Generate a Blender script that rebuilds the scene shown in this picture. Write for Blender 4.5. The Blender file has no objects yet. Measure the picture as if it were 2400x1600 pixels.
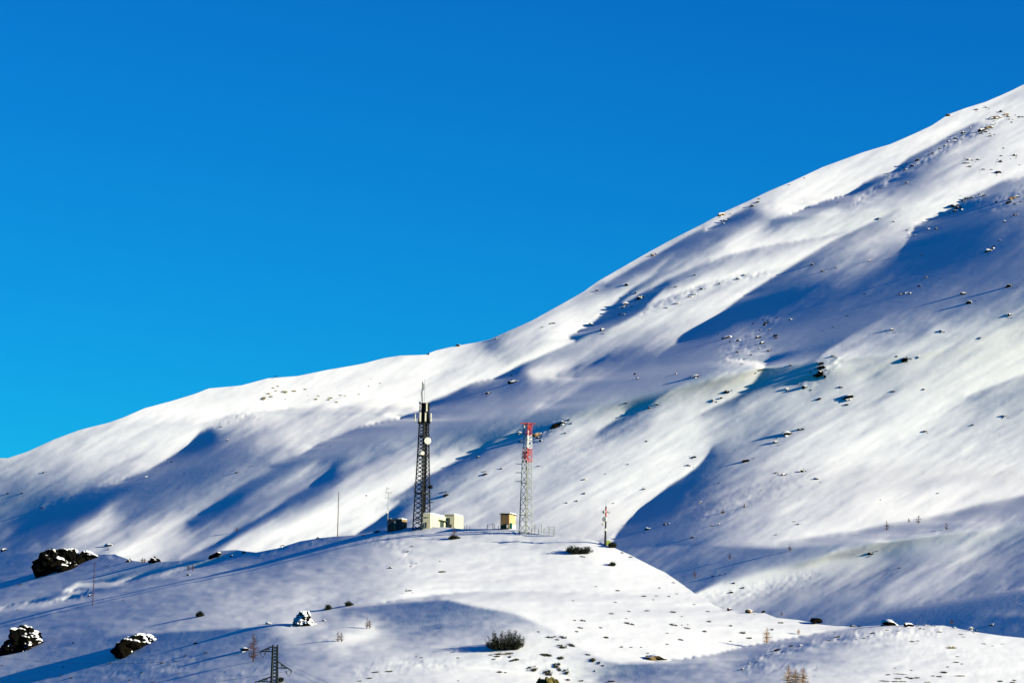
import bpy, bmesh, math, random
import numpy as np
from mathutils import Vector, Matrix
from mathutils.bvhtree import BVHTree

random.seed(7)
SC = bpy.context.scene
COL = SC.collection
# ---------------------------------------------------------------- camera
PITCH, ROLL = math.radians(5.71), math.radians(1.25)
cf = Vector((0, math.cos(PITCH), math.sin(PITCH)))
cr0 = Vector((1, 0, 0)); cu0 = cr0.cross(cf)
cr = cr0*math.cos(ROLL)+cu0*math.sin(ROLL)
cu = cu0*math.cos(ROLL)-cr0*math.sin(ROLL)
cam = bpy.data.cameras.new('camera'); cam_o = bpy.data.objects.new('camera', cam); COL.objects.link(cam_o)
cam.sensor_width = 36; cam.lens = 135; cam.clip_start = 1; cam.clip_end = 30000
cam_o.matrix_world = Matrix(((cr.x, cu.x, -cf.x, 0), (cr.y, cu.y, -cf.y, 0), (cr.z, cu.z, -cf.z, 0), (0, 0, 0, 1)))
SC.camera = cam_o
# ---------------------------------------------------------------- light
SUN_EL, SUN_AZ = math.radians(15.5), math.radians(64)     # azimuth from straight behind the camera towards the right
SUN = Vector((math.cos(SUN_EL)*math.sin(SUN_AZ), -math.cos(SUN_EL)*math.cos(SUN_AZ), math.sin(SUN_EL)))
sun = bpy.data.lights.new('sun', 'SUN'); sun.energy = 5.0; sun.angle = math.radians(.4); sun.color = (1, .94, .74)
sun_o = bpy.data.objects.new('sun', sun); COL.objects.link(sun_o)
sun_o.rotation_euler = SUN.to_track_quat('Z', 'Y').to_euler(); sun_o.location = SUN*500
w = bpy.data.worlds.new('World'); SC.world = w; w.use_nodes = True
nt = w.node_tree; nt.nodes.clear()
sky = nt.nodes.new('ShaderNodeTexSky'); sky.sky_type = 'NISHITA'; sky.sun_disc = False
sky.sun_elevation = SUN_EL; sky.sun_rotation = math.atan2(SUN.x, SUN.y); sky.altitude = 2400
sky.air_density = 1.0; sky.dust_density = 0.0; sky.ozone_density = 3.0
sp = nt.nodes.new('ShaderNodeSeparateColor'); cb = nt.nodes.new('ShaderNodeCombineColor')
nt.links.new(sky.outputs[0], sp.inputs[0])
for k, pw in enumerate((1.45, 1.4, 1.0)):       # thin mountain air: deep blue, paler towards the horizon
    p_ = nt.nodes.new('ShaderNodeMath'); p_.operation = 'POWER'; p_.inputs[1].default_value = pw
    nt.links.new(sp.outputs[k], p_.inputs[0]); nt.links.new(p_.outputs[0], cb.inputs[k])
mx = nt.nodes.new('ShaderNodeMixRGB'); mx.blend_type = 'MULTIPLY'; mx.inputs[0].default_value = 1; mx.inputs[2].default_value = (.006, .160, .46, 1)
bg = nt.nodes.new('ShaderNodeBackground'); bg.inputs[1].default_value = .15
out = nt.nodes.new('ShaderNodeOutputWorld')
nt.links.new(cb.outputs[0], mx.inputs[1]); nt.links.new(mx.outputs[0], bg.inputs[0]); nt.links.new(bg.outputs[0], out.inputs[0])
vs = SC.view_settings; vs.view_transform = 'Standard'; vs.look = 'None'; vs.gamma = 1; vs.exposure = 0.86; vs.use_curve_mapping = False
SC.cycles.max_bounces = 4; SC.cycles.diffuse_bounces = 0
try:
    SC.cycles.use_denoising = True
except Exception:
    pass

def ray(u, v):
    """direction through a point of the photograph (2400 x 1600), one metre deep along the view axis"""
    return cr*((u-1200)/9000)+cu*((800-v)/9000)+cf

def tag(o, label=None, cat=None, group=None, kind=None):
    if label: o['label'] = label
    if cat: o['category'] = cat
    if group: o['group'] = group
    if kind: o['kind'] = kind
    return o
# ---------------------------------------------------------------- relief of the snow, drawn as ridge lines
# E: break lines of the slope (points, how strongly the slope faces the sun on its upper side, on its lower side)
# P: how strongly the slope faces the sun at single places; S: the same along soft crests
def seq(x, n):
    return [x]*n if not isinstance(x, (list, tuple)) else [x[min(i, len(x)-1)] for i in range(n)]

SKY = [(-400,1150),(-200,1105),(0,1073),(19,1073),(64,1058),(128,1029),(187,1007),(255,990),(289,978),(340,956),(404,939),(459,922),(489,910),
 (565,903),(629,886),(697,881),(765,867),(829,856),(850,852),(900,839),(938,833),(971,832),(997,831),(1022,821),(1066,811),(1117,802),
 (1145,796),(1175,783),(1216,765),(1249,750),(1283,731),(1330,705),(1367,684),(1400,660),(1461,625),(1522,590),(1579,559),(1645,526),
 (1701,495),(1757,470),(1798,450),(1859,424),(1928,392),(2023,357),(2087,338),(2138,316),(2183,295),(2224,268),(2262,254),(2310,239),
 (2348,223),(2374,211),(2400,198),(2600,100),(2900,-20)]
EM = [
 ([(276,986),(370,987),(425,988),(489,988),(531,973),(595,965),(697,954),(757,951),(850,954),(978,953)], .96, [.86,.82,.8,.8,.72,.7,.66,.66,.72,.75]),
 ([(489,1003),(465,1015),(442,1041)][::-1], [.97,.97,.7], 0.0),
 ([(161,1165),(212,1143),(272,1133),(297,1122),(340,1105),(383,1080),(442,1043)], [.4,.45,.55,.6,.75,.85,.9], [.25,.2,.15,.15,.2,.2,.2]),
 ([(638,1088),(702,1067),(744,1041),(787,1024),(842,1001),(893,990),(938,981),(982,962),(1010,940),(1043,928),(1063,918),(1084,907),(1104,899),
   (1124,894),(1155,888),(1175,877),(1193,869),(1203,863),(1226,851),(1257,839),(1283,826),(1321,811),(1345,801)],
   [.5,.6,.65,.75,.8,.8,.82,.85,.9,.9,.9,.93,.93,.93,.95,.95,.95,.95,.95,.95,.95,.95,.95],
   [.15,.1,.1,.08,.08,.1,.12,.1,.25,.3,.32,.35,.4,.45,.45,.35,.15,.15,.4,.5,.55,.6,.65]),
 ([(1219,992),(1257,967),(1295,949),(1334,929),(1372,908),(1410,888),(1448,867),(1500,852)], [.3,.38,.42,.42,.4,.4,.38,.3], [.1,.08,.06,.06,.06,.06,.08,.1]),
 ([(1142,1041),(1181,1020),(1206,1005)], .08, [.5,.55,.55]),
 ([(916,1166),(944,1151),(967,1137),(982,1128),(1007,1112),(1027,1103),(1053,1089),(1079,1075),(1109,1059),(1130,1048)],
   [.8,.92,.93,.93,.93,.93,.9,.88,.75,.5], [.5,.35,.25,.15,.15,.2,.25,.3,.3,.35]),
 ([(832,1254),(855,1238),(881,1222),(906,1202),(934,1179)], [.93,.93,.93,.9,.65], [.05,.06,.06,.1,.2]),
 ([(442,1220),(489,1190),(544,1152),(595,1122),(638,1105),(680,1088)], [.6,.6,.55,.5,.45,.3], [.12,.08,.08,.1,.15,.15]),
 ([(425,1311),(468,1292),(510,1271),(548,1245),(595,1220),(638,1194),(680,1165),(723,1143),(757,1114),(778,1088)],
   [.65,.68,.7,.6,.5,.5,.5,.5,.5,.4], [.1,.05,.08,.1,.15,.2,.1,.05,.05,.15]),
 ([(1337,785),(1379,764),(1414,735),(1453,699),(1486,672),(1527,648),(1557,618),(1581,607)], [.9,.88,.85,.8,.75,.68,.6,.5], [0,0,0,.05,.3,.45,.5,.5]),
 ([(1352,798),(1379,785),(1420,773),(1468,749),(1498,732),(1515,717),(1530,699),(1554,678)], 0, [.7,.72,.74,.74,.74,.76,.76,.7]),
 ([(1456,717),(1498,690),(1527,678),(1572,651),(1617,630),(1661,607)], [.6,.75,.75,.7,.7,.7], [.05,0,.05,.15,.3,.45]),
 ([(1420,663),(1468,636),(1498,618),(1542,595),(1587,568),(1617,550),(1645,537)], .68, [.25,.12,.1,.12,.12,.15,.3]),
 ([(1655,541),(1688,523),(1719,503),(1757,487)], .72, [.1,.08,.08,.1]),
 ([(1808,513),(1859,500),(1897,485),(1936,470),(1987,457),(1998,451),(2023,430),(2055,415),(2090,405),(2109,386),(2128,370),(2167,351),(2214,325),
   (2246,306),(2278,290),(2310,284)], [.6,.85,.9,.9,.9,.9,.9,.9,.88,.88,.9,.9,.9,.9,.9,.88], [.3,.2,.12,.12,.3,.05,0,0,.1,.15,.25,.35,.4,.5,.4,.7]),
 ([(1998,455),(2042,435),(2087,411)], .03, .45),
 ([(1834,523),(1885,511),(1923,495),(1961,483)], [.35,.25,.2,.25], [.66,.7,.7,.6]),
 ([(1566,656),(1604,641),(1655,618),(1706,597),(1757,585),(1808,574),(1859,567),(1910,559),(1961,546),(2000,539)],
   [.68,.7,.75,.85,.88,.9,.9,.88,.88,.85], [.45,.45,.5,.52,.58,.65,.65,.68,.7,.75]),
 ([(1515,717),(1579,692),(1617,677),(1655,663),(1706,651),(1757,641),(1795,633),(1846,623)], [.85,.9,.92,.95,.95,.95,.95,.93], [.65,.65,.68,.7,.75,.8,.85,.88]),
 ([(1542,833),(1572,812),(1602,797),(1646,764),(1691,732),(1730,702),(1765,678),(1810,651),(1857,622),(1896,597),(1943,568),(1991,545),(2036,523),
   (2061,513),(2087,504)], [.5,.65,.75,.82,.86,.9,.93,.93,.9,.9,.9,.88,.85,.8,.75], [.2,.22,.2,.12,.12,.12,.12,.18,.35,.4,.45,.5,.55,.62,.68]),
 ([(2141,532),(2176,517),(2208,504),(2240,482),(2256,466),(2294,450),(2342,427),(2400,415),(2600,370)], [.85,.9,.92,.9,.87,.87,.88,.88,.88], [.03,.03,.05,.1,.25,.42,.5,.55,.55]),
 ([(2106,596),(2128,561),(2141,536)], [.45,.6,.68], [.12,.08,.05]),
 ([(1908,844),(1938,820),(1968,802),(1998,782),(2027,767),(2072,743)], [.12,.05,.05,.1,.1,.1], [.5,.6,.6,.55,.52,.42]),
 ([(1816,902),(1849,874),(1885,853),(1920,832)], [.3,.32,.32,.2], 0),
 ([(1818,904),(1867,892),(1905,881)], 0, .6),
 ([(1644,967),(1683,949),(1721,932),(1746,917),(1769,892),(1784,871),(1797,850),(1803,835)], [.85,.82,.78,.75,.75,.7,.6,.5], [.6,.45,.25,.15,.1,.12,.15,.2]),
 ([(1734,936),(1772,916),(1810,906)], [.25,.18,.25], [.6,.55,.55]),
 ([(1402,1008),(1440,985),(1466,972)], [.85,.82,.75], .4),
 ([(1494,962),(1517,952),(1542,934),(1568,916),(1606,898),(1644,883)], [.15,.08,.06,.06,.1,.15], [.6,.62,.65,.6,.52,.38]),
 ([(1432,1276),(1445,1250),(1458,1235),(1476,1215),(1499,1194),(1530,1169),(1568,1138),(1606,1115),(1637,1090),(1652,1072),(1665,1052)],
   [.78,.8,.85,.9,.92,.95,.95,.95,.9,.85,.72], [.05,.02,.02,.02,.03,.05,.08,.08,.1,.15,.35]),
 ([(2265,927),(2325,904),(2400,877),(2600,810)], .95, .62),
 ([(1440,1286),(1520,1278),(1600,1277),(1702,1277),(1804,1278),(1872,1268),(1940,1256),(2008,1248),(2076,1231),(2178,1215),(2280,1191),(2400,1164),(2600,1130)],
   [.05,.1,.3,.65,.85,.86,.88,.9,.93,.95,.93,.9,.9], [.3,.4,.45,.40,.32,.28,.27,.25,.28,.3,.33,.32,.34]),
 ([(1627,1390),(1668,1373),(1736,1353),(1804,1336),(1872,1326),(1940,1309),(2008,1305),(2059,1299)], [.35,.42,.45,.45,.45,.45,.55,.6], [.95,.95,.92,.88,.86,.84,.76,.68]),
 ([(1940,1470),(1967,1464),(2042,1441),(2110,1426),(2178,1413),(2246,1401),(2314,1389),(2400,1380),(2600,1350)], [.38,.4,.45,.48,.5,.5,.5,.52,.5], .04),
]
SM = [
 ([(450,1020),(420,1045),(385,1070)], [.97,.97,.9]), ([(276,1300),(340,1267),(404,1228),(468,1194),(531,1148)], [1,.97,.85,.68,.5]),
 ([(162,1258),(213,1233),(255,1211),(276,1199)], [.75,.92,.8,.5]),
 ([(13,1284),(64,1258),(128,1233),(179,1216),(234,1186)], [.3,.2,.12,.15,.2]),
 ([(510,1301),(553,1271),(595,1246),(640,1222)], [.92,.88,.75,.7]), ([(560,1300),(638,1258),(723,1220),(787,1194),(860,1160),(935,1122),(975,1100)], [.9,.98,1,1,.95,.95,.95]),
 ([(574,1173),(638,1148),(702,1114),(744,1088)], [.5,.62,.66,.5]),
 ([(913,1058),(922,1040),(940,1030),(976,1020)], [.45,.52,.5,.42]), ([(1242,872),(1290,866),(1334,859)], [.85,.92,.7]),
 ([(1060,1000),(1181,1005),(1239,974),(1283,941),(1334,913),(1385,885),(1423,860)], [.2,.3,.4,.45,.45,.42,.38]),
 ([(1002,1087),(1040,1078),(1079,1066),(1117,1052)], [.93,.9,.82,.6]),
 ([(1706,575),(1744,554),(1783,536),(1808,530)], [.88,.85,.65,.5]), ([(2093,504),(2151,485),(2214,453),(2278,431),(2342,418),(2400,405)], [.75,.82,.85,.9,.92,.95]),
 ([(2076,1407),(2144,1377),(2212,1343),(2246,1309),(2314,1288),(2382,1272)], [.6,.66,.66,.7,.62,.55]),
 ([(1145,814),(1165,803)], .35), ([(1540,633),(1579,608)], .28), ([(638,1041),(680,1022),(723,1003),(750,992)], [.6,.78,.78,.72]),
 ([(1745,1022),(1800,1000),(1850,990)], [.55,.55,.62]), ([(1190,848),(1240,815),(1275,795)], [.72,.72,.78]),
 ([(1690,1250),(1730,1232),(1800,1222)], [.5,.58,.62]), ([(2100,1300),(2180,1282),(2240,1268),(2330,1240)], [.5,.65,.6,.66]),
 ([(1838,1105),(1900,1087),(1990,1050),(2050,1030)], [.75,.85,.95,.92]), ([(2280,1440),(2340,1436),(2400,1436)], [.3,.4,.4]),
 ([(2320,1448),(2400,1452)], .12),
]
PM = """21,1073,.7 340,978,.92 553,943,1 723,905,.95 850,892,.95 935,926,.95 128,1041,.86 212,1020,.86 255,1071,.9 340,1041,.88 85,1096,.78 21,1113,.62
149,1113,.6 212,1105,.72 25,1169,.22 106,1173,.18 170,1182,.14 212,1173,.1 255,1148,.08 298,1148,.1 361,1122,.1 404,1097,.14 446,1088,.1 510,1084,.22 574,1075,.28
680,1063,.3 510,1012,.62 595,990,.75 574,1020,.5 638,1050,.42 850,986,.8 935,977,.84 893,972,.7 925,1005,.1 1027,980,.14 1079,967,.1 1130,941,.14 1181,929,.1
1232,903,.14 1283,893,.1 1308,878,.14 1345,882,.2 1436,839,.3 1321,954,.1 1423,918,.1 1480,900,.1 1283,976,.35 1334,971,.45 1385,966,.52 1436,954,.45 1346,1005,.92
1308,1031,.96 1385,982,.78 1027,1064,.22 1079,1051,.16 1130,1031,.1 950,1200,.6 920,1230,.7 970,1220,.82 1000,1150,.58 1040,1130,.55 1100,1085,.55 1100,1110,.62
1050,1180,.87 1150,1150,.87 1100,1200,.93 1150,1100,.7 1200,1080,.76 1250,1100,.72 1180,1180,.8 1130,1232,.78 1150,1200,.55 1230,1230,.85 21,1245,.55 0,1262,.42
85,1275,.7 128,1258,.62 247,1284,.45 298,1255,.38 298,1165,.3 340,1148,.2 425,1250,.5 489,1220,.45 383,1275,.6 553,1182,.34 680,1199,.75 723,1173,.55 765,1148,.5
808,1105,.66 850,1088,.76 893,1071,.6 850,1126,.62 893,1114,.62 935,1088,.66 808,1071,.36 872,1054,.34 957,1041,.28 638,1284,.72 723,1254,.85 787,1245,.95 808,1220,.66
774,1046,.1 468,1139,.18 383,1156,.33 425,1190,.3 298,1199,.35 361,1190,.3 383,1211,.5 1000,860,.97 1050,830,.8 1100,820,.75 1150,840,.9 1200,800,.7 1240,780,.75
1300,760,.76 1230,835,.9 1150,870,.96 1300,800,.92 1320,790,.98 1360,770,.95 1200,853,.97 1554,669,.12 1732,523,.14 1783,508,.3 1681,549,.14 1630,567,.14 1579,585,.12
1528,610,.12 1477,638,.18 1438,664,.3 1411,685,.5 1349,699,.55 1393,678,.5 1500,602,.68 1600,551,.68 1680,508,.7 1808,490,.62 1681,587,.76 1630,608,.7 1579,630,.66 1528,651,.64
1489,641,.55 1464,669,.7 1408,705,.76 1349,740,.8 1289,776,.8 1438,680,.72 1319,764,.95 1364,752,.9 1859,447,.9 1821,470,1 1795,485,.95 1885,434,.95 1936,414,.9
1808,459,.7 1910,447,.9 1846,485,.92 1770,478,.85 1808,503,.6 1808,523,.3 1770,544,.36 1732,564,.5 1783,572,1 1808,559,.92 1859,539,.86 1910,523,.86 1961,513,.9
1744,569,.75 1732,628,.95 1783,615,.98 1834,608,1 1681,648,.95 1885,595,.96 1936,569,.9 1630,669,.9 1579,685,.85 1783,597,.82 1732,608,.75 1604,720,.8 1655,702,.82
1706,689,.86 1553,733,.78 1502,745,.76 1557,729,.84 1498,764,.8 1438,790,.74 1646,711,.84 2151,437,.38 2055,469,.38 1991,485,.45 2087,453,.34 2214,373,.76 2246,357,.86
2151,389,.6 1959,517,.8 2023,501,.6 1928,548,.82 2214,430,.55 2278,400,.7 2342,373,.85 2374,309,.92 2342,300,.9 2358,392,.8 1864,590,.93 2183,494,.93 2246,462,.9
2310,443,.86 2135,517,.9 2087,533,.74 2055,564,.8 2039,590,.78 2103,548,.7 1991,580,.6 1928,612,.55 2087,612,.28 1991,618,.62 2214,564,.1 2278,596,.08 2183,596,.08
2342,532,.28 2374,485,.45 2342,469,.45 2310,501,.18 2374,580,.18 1819,660,.32 1908,639,.58 1968,628,.6 1938,674,.18 1849,689,.18 2057,630,.33 2146,615,.1 2146,660,.08
2265,645,.08 2355,645,.1 2400,689,.28 2295,689,.18 2057,704,.08 2117,704,.04 1998,734,.08 1908,734,.1 1789,734,.18 1745,761,.42 1718,767,.42 1700,749,.2 2057,749,.2
2206,719,.22 1908,785,.12 1950,775,.14 1879,826,.28 1908,812,.3 1980,765,.16 2117,755,.48 2176,749,.54 2265,734,.45 2355,719,.48 2027,808,.7 2117,808,.66 2206,779,.66
2146,785,.46 2295,764,.75 2385,764,.7 2072,853,.6 2057,874,.45 1968,853,.85 1998,883,.82 2146,883,.86 2265,868,.9 2355,808,.85 2295,898,.95 2206,933,.97 2355,853,.93
2117,927,.88 1760,853,.7 1730,883,.8 1789,832,.6 1834,853,.28 1530,901,.14 1555,909,.06 1606,883,.06 1657,863,.1 1517,934,.06 1491,952,.1 1479,968,.3 1428,944,.3
1377,934,.1 1325,940,.1 1453,914,.12 1530,883,.28 1351,876,.2 1351,1029,.72 1683,888,.55 1734,870,.5 1632,927,.85 1593,952,.95 1708,914,.8 1555,965,.9 1453,965,.78
1389,990,.9 1351,998,.95 1428,1029,.8 1377,1054,.7 1325,1080,.66 1351,1105,.68 1530,1029,.93 1606,1003,.95 1555,1067,.97 1504,1105,.97 1453,1143,.98 1402,1182,1
1351,1207,.97 1377,1156,.85 1338,1182,.76 1453,1194,.92 1632,1016,.9 1619,1049,.72 1657,1029,.8 1683,993,.85 1759,952,.75 1810,939,.8 1861,927,.88 1734,990,.76
1785,1003,.68 1836,978,.75 1708,1023,.65 1759,1041,.6 1810,1054,.7 1695,1062,.35 1670,1085,.48 1644,1110,.5 1606,1156,.5 1568,1182,.32 1530,1207,.18 1491,1228,.06
1470,1255,.04 1555,1216,.28 1581,1202,.2 1632,1207,.35 1606,1182,.42 1683,1156,.55 1657,1192,.4 1708,1118,.62 1734,1156,.6 1785,1118,.7 1861,1143,.76 1836,1092,.6
1708,1207,.5 1785,1207,.68 1600,1246,.14 1634,1222,.28 1668,1256,.45 1560,1262,.12 1736,1239,.66 1804,1205,.7 1906,1154,.76 1940,1113,.92 2008,1086,.84 2110,1120,.82
1974,1140,.68 1906,1239,.8 2042,1188,.84 2178,1171,.84 2280,1120,.84 2178,1052,.84 2314,1018,.76 2212,984,.74 2314,967,.66 2382,1052,.8 2110,984,.88 2246,1171,.94
2144,1198,.96 2400,970,.64 1600,1300,.35 1668,1288,.5 1634,1320,.3 1736,1302,.38 1560,1320,.3 1702,1332,.14 1600,1353,.1 1668,1348,.15 1804,1302,.2 1872,1302,.4
1940,1272,.33 2008,1285,.5 1974,1254,.22 2076,1272,.58 2178,1244,.5 2110,1285,.55 2314,1256,.6 2382,1220,.6 2382,1290,.4 2246,1330,.42 1668,1404,.66 1736,1377,.72
1804,1363,.72 1906,1346,.7 2008,1329,.6 1736,1411,.55 1838,1404,.42 1804,1435,.38 1940,1370,.45 1940,1404,.36 1940,1438,.33 2042,1370,.42 2042,1410,.42 2076,1353,.44
2144,1336,.44 2178,1370,.38 2280,1353,.33 2280,1378,.38 2382,1336,.32 2382,1366,.45 2110,1445,.04 2212,1431,.05 2314,1415,.08 2365,1404,.14 2280,1462,.25 2382,1469,.5
2000,1560,.4 1200,1400,.5 400,1400,.5 2300,1600,.5 -150,1180,.25 -150,1280,.4 -100,1120,.7 2550,300,.9 2550,600,.2 2550,760,.6 2550,1000,.7 2550,1250,.4 2550,1400,.1"""

SH = [(-400,1310),(-100,1290),(0,1288),(51,1289),(74,1293),(150,1300),(235,1299),(268,1298),(306,1312),(332,1316),(383,1316),(434,1313),(485,1312),(497,1299),(510,1290),(553,1288),
 (600,1294),(651,1284),(702,1268),(743,1261),(779,1257),(830,1254),(855,1250),(893,1243),(932,1239),(967,1235),(1008,1234),(1046,1235),(1085,1239),
 (1144,1239),(1187,1238),(1205,1239),(1232,1246),(1271,1251),(1299,1254),(1340,1257),(1382,1262),(1418,1275),(1437,1282),(1478,1300),(1520,1322),
 (1561,1342),(1600,1369),(1630,1391),(1672,1416),(1700,1429),(1753,1435),(1790,1435),(1821,1447),(1872,1452),(1920,1462),(1957,1466),(2008,1467),(2076,1464),
 (2144,1465),(2212,1465),(2280,1479),(2348,1489),(2400,1494),(2600,1510),(2900,1530)]
EH = [
 ([(-60,1427),(0,1419),(51,1412),(115,1405),(160,1394)], .42, 1.05), ([(-60,1436),(0,1429),(51,1423),(115,1416),(168,1404)], 1.05, .5),
 ([(150,1380),(180,1364),(230,1363),(268,1361),(306,1352),(357,1344),(434,1328),(480,1318)], .36, [1.05,1.05,1.05,1.05,1.0,1.0,.95,.8]), ([(165,1388),(182,1374),(230,1374),(268,1371),(306,1362),(357,1353),(434,1338),(480,1327)], [1.05,1.05,1.05,1.05,1.0,1.0,.95,.8], .5),
 ([(255,1492),(281,1486),(370,1481),(434,1477),(510,1472),(600,1468),(640,1460)], [.6,.62,.65,.66,.66,.66,.6], [.3,.3,.25,.28,.33,.38,.45]),
 ([(806,1424),(870,1416),(934,1407),(985,1405),(1023,1401),(1050,1404),(1105,1418),(1161,1428),(1202,1436),(1243,1453),(1271,1465),(1313,1487),(1348,1512),(1382,1532),(1418,1548),(1448,1551)],
   [.6,.7,.85,.9,.9,.92,.94,.95,.95,.95,.95,.95,.95,.95,.95,.97], [.42,.36,.3,.3,.3,.34,.42,.5,.55,.62,.75,.82,.85,.8,.55,.48]),
 ([(1448,1552),(1520,1550),(1600,1543),(1668,1533),(1736,1516),(1804,1504),(1872,1492),(1940,1484),(2001,1477)], [.97,.97,.97,.97,.97,.95,.93,.9,.8], [.45,.46,.5,.5,.46,.44,.4,.33,.4]),
]
SHS = [
 ([(-60,1434),(0,1426),(51,1419),(115,1412),(163,1401)], 1.0), ([(-60,1430),(0,1421),(51,1414),(115,1407),(160,1397)], .92), ([(150,1388),(153,1381),(179,1370),(230,1370),(268,1367),(306,1358),(357,1350),(434,1335),(470,1325)], 1.0),
 ([(165,1377),(181,1366),(230,1366),(268,1363),(306,1354),(357,1346),(434,1331)], .9),
 ([(0,1418),(60,1408),(130,1402)], .5), ([(281,1352),(340,1340),(400,1330)], .32), ([(635,1482),(680,1477),(742,1467),(770,1458)], [.55,.78,.74,.55]),
 ([(840,1474),(876,1473)], .9), ([(790,1503),(838,1497)], .88), ([(1105,1250),(1150,1254),(1200,1262)], [.6,.66,.75]), ([(960,1388),(1000,1392),(1035,1385)], .96),
 ([(880,1412),(950,1400),(990,1402)], [.72,.95,.9]), ([(1760,1540),(1790,1530),(1815,1524)], .35), ([(1850,1512),(1900,1497)], .3),
 ([(600,1300),(651,1291),(702,1277),(753,1268),(804,1262),(860,1257)], [.2,.2,.25,.3,.42,.4]), ([(1235,1256),(1285,1264),(1354,1266)], [.75,.7,.75]),
]
PH = """25,1315,.3 0,1302,.25 64,1340,.5 25,1379,.6 64,1379,.6 128,1355,.58 255,1340,.45 306,1335,.3 408,1322,.22 383,1333,.35 485,1325,.34 561,1315,.32 600,1307,.25
51,1317,.15 102,1442,.45 25,1455,.45 204,1442,.5 332,1430,.5 281,1384,.5 408,1379,.5 510,1353,.55 485,1430,.65 561,1417,.7 383,1460,.6 281,1470,.6 153,1481,.55
153,1509,.3 230,1493,.3 255,1503,.3 102,1544,.45 204,1557,.5 408,1519,.4 510,1493,.32 510,1544,.5 383,1544,.6 255,1583,.6 77,1583,.5 510,1583,.55
628,1427,.75 704,1401,.8 551,1401,.7 755,1388,.8 615,1457,.45 653,1503,.3 755,1445,.35 806,1436,.32 883,1434,.35 959,1416,.3 1036,1414,.3 1087,1434,.38 934,1465,.4
1010,1465,.45 1087,1465,.5 832,1515,.5 730,1490,.32 857,1529,.6 755,1541,.55 959,1508,.6 1036,1503,.65 806,1567,.62 908,1567,.85 1010,1554,.8 1061,1580,.9 679,1554,.5
730,1592,.6 857,1401,.68 908,1376,.75 1105,1443,.5 1188,1454,.65 1133,1490,.62 1078,1476,.6 1243,1476,.93 1271,1504,.95 1299,1545,.95 1216,1559,.93 1133,1545,.88
1078,1559,.86 1354,1559,.8 1409,1581,.6 1465,1573,.45 1520,1568,.45 1603,1559,.5 1686,1559,.6 1547,1592,.5 1658,1595,.6 1320,1592,.9 1188,1250,.8 1133,1269,.85
1243,1283,.86 1188,1310,.82 1409,1283,.97 1465,1310,.96 1105,1352,.9 1216,1366,.9 1326,1352,.93 1437,1352,.97 1520,1366,.98 1603,1407,.98 1465,1448,1 1326,1435,.98
1216,1410,.94 1382,1518,.97 1603,1504,1 1658,1463,.98 932,1248,.45 753,1284,.5 677,1317,.5 600,1330,.45 804,1304,.55 881,1279,.65 932,1291,.8 1034,1253,.65 983,1248,.55
983,1279,.75 1034,1284,.8 906,1330,.66 830,1355,.66 728,1355,.6 753,1381,.65 626,1393,.7 983,1342,.85 1085,1330,.87 1161,1279,.85 1059,1368,.9 995,1376,.9 932,1381,.68
1136,1406,.92 1668,1567,.55 1719,1567,.6 1770,1530,.38 1804,1557,.7 1855,1540,.6 1906,1523,.72 2008,1489,.65 1974,1540,.78 1906,1574,.82 2110,1489,.82 2110,1540,.88
2246,1540,.92 2348,1506,.93 2348,1574,.95 2042,1574,.86 2042,1472,.6 2212,1479,.8 1753,1452,.95 1872,1472,1 1668,1489,.98 -150,1340,.4 -150,1450,.45 -150,1560,.5
2550,1560,.93 500,1750,.55 1200,1750,.85 1700,1750,.6 2200,1750,.9 0,1700,.5"""

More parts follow.
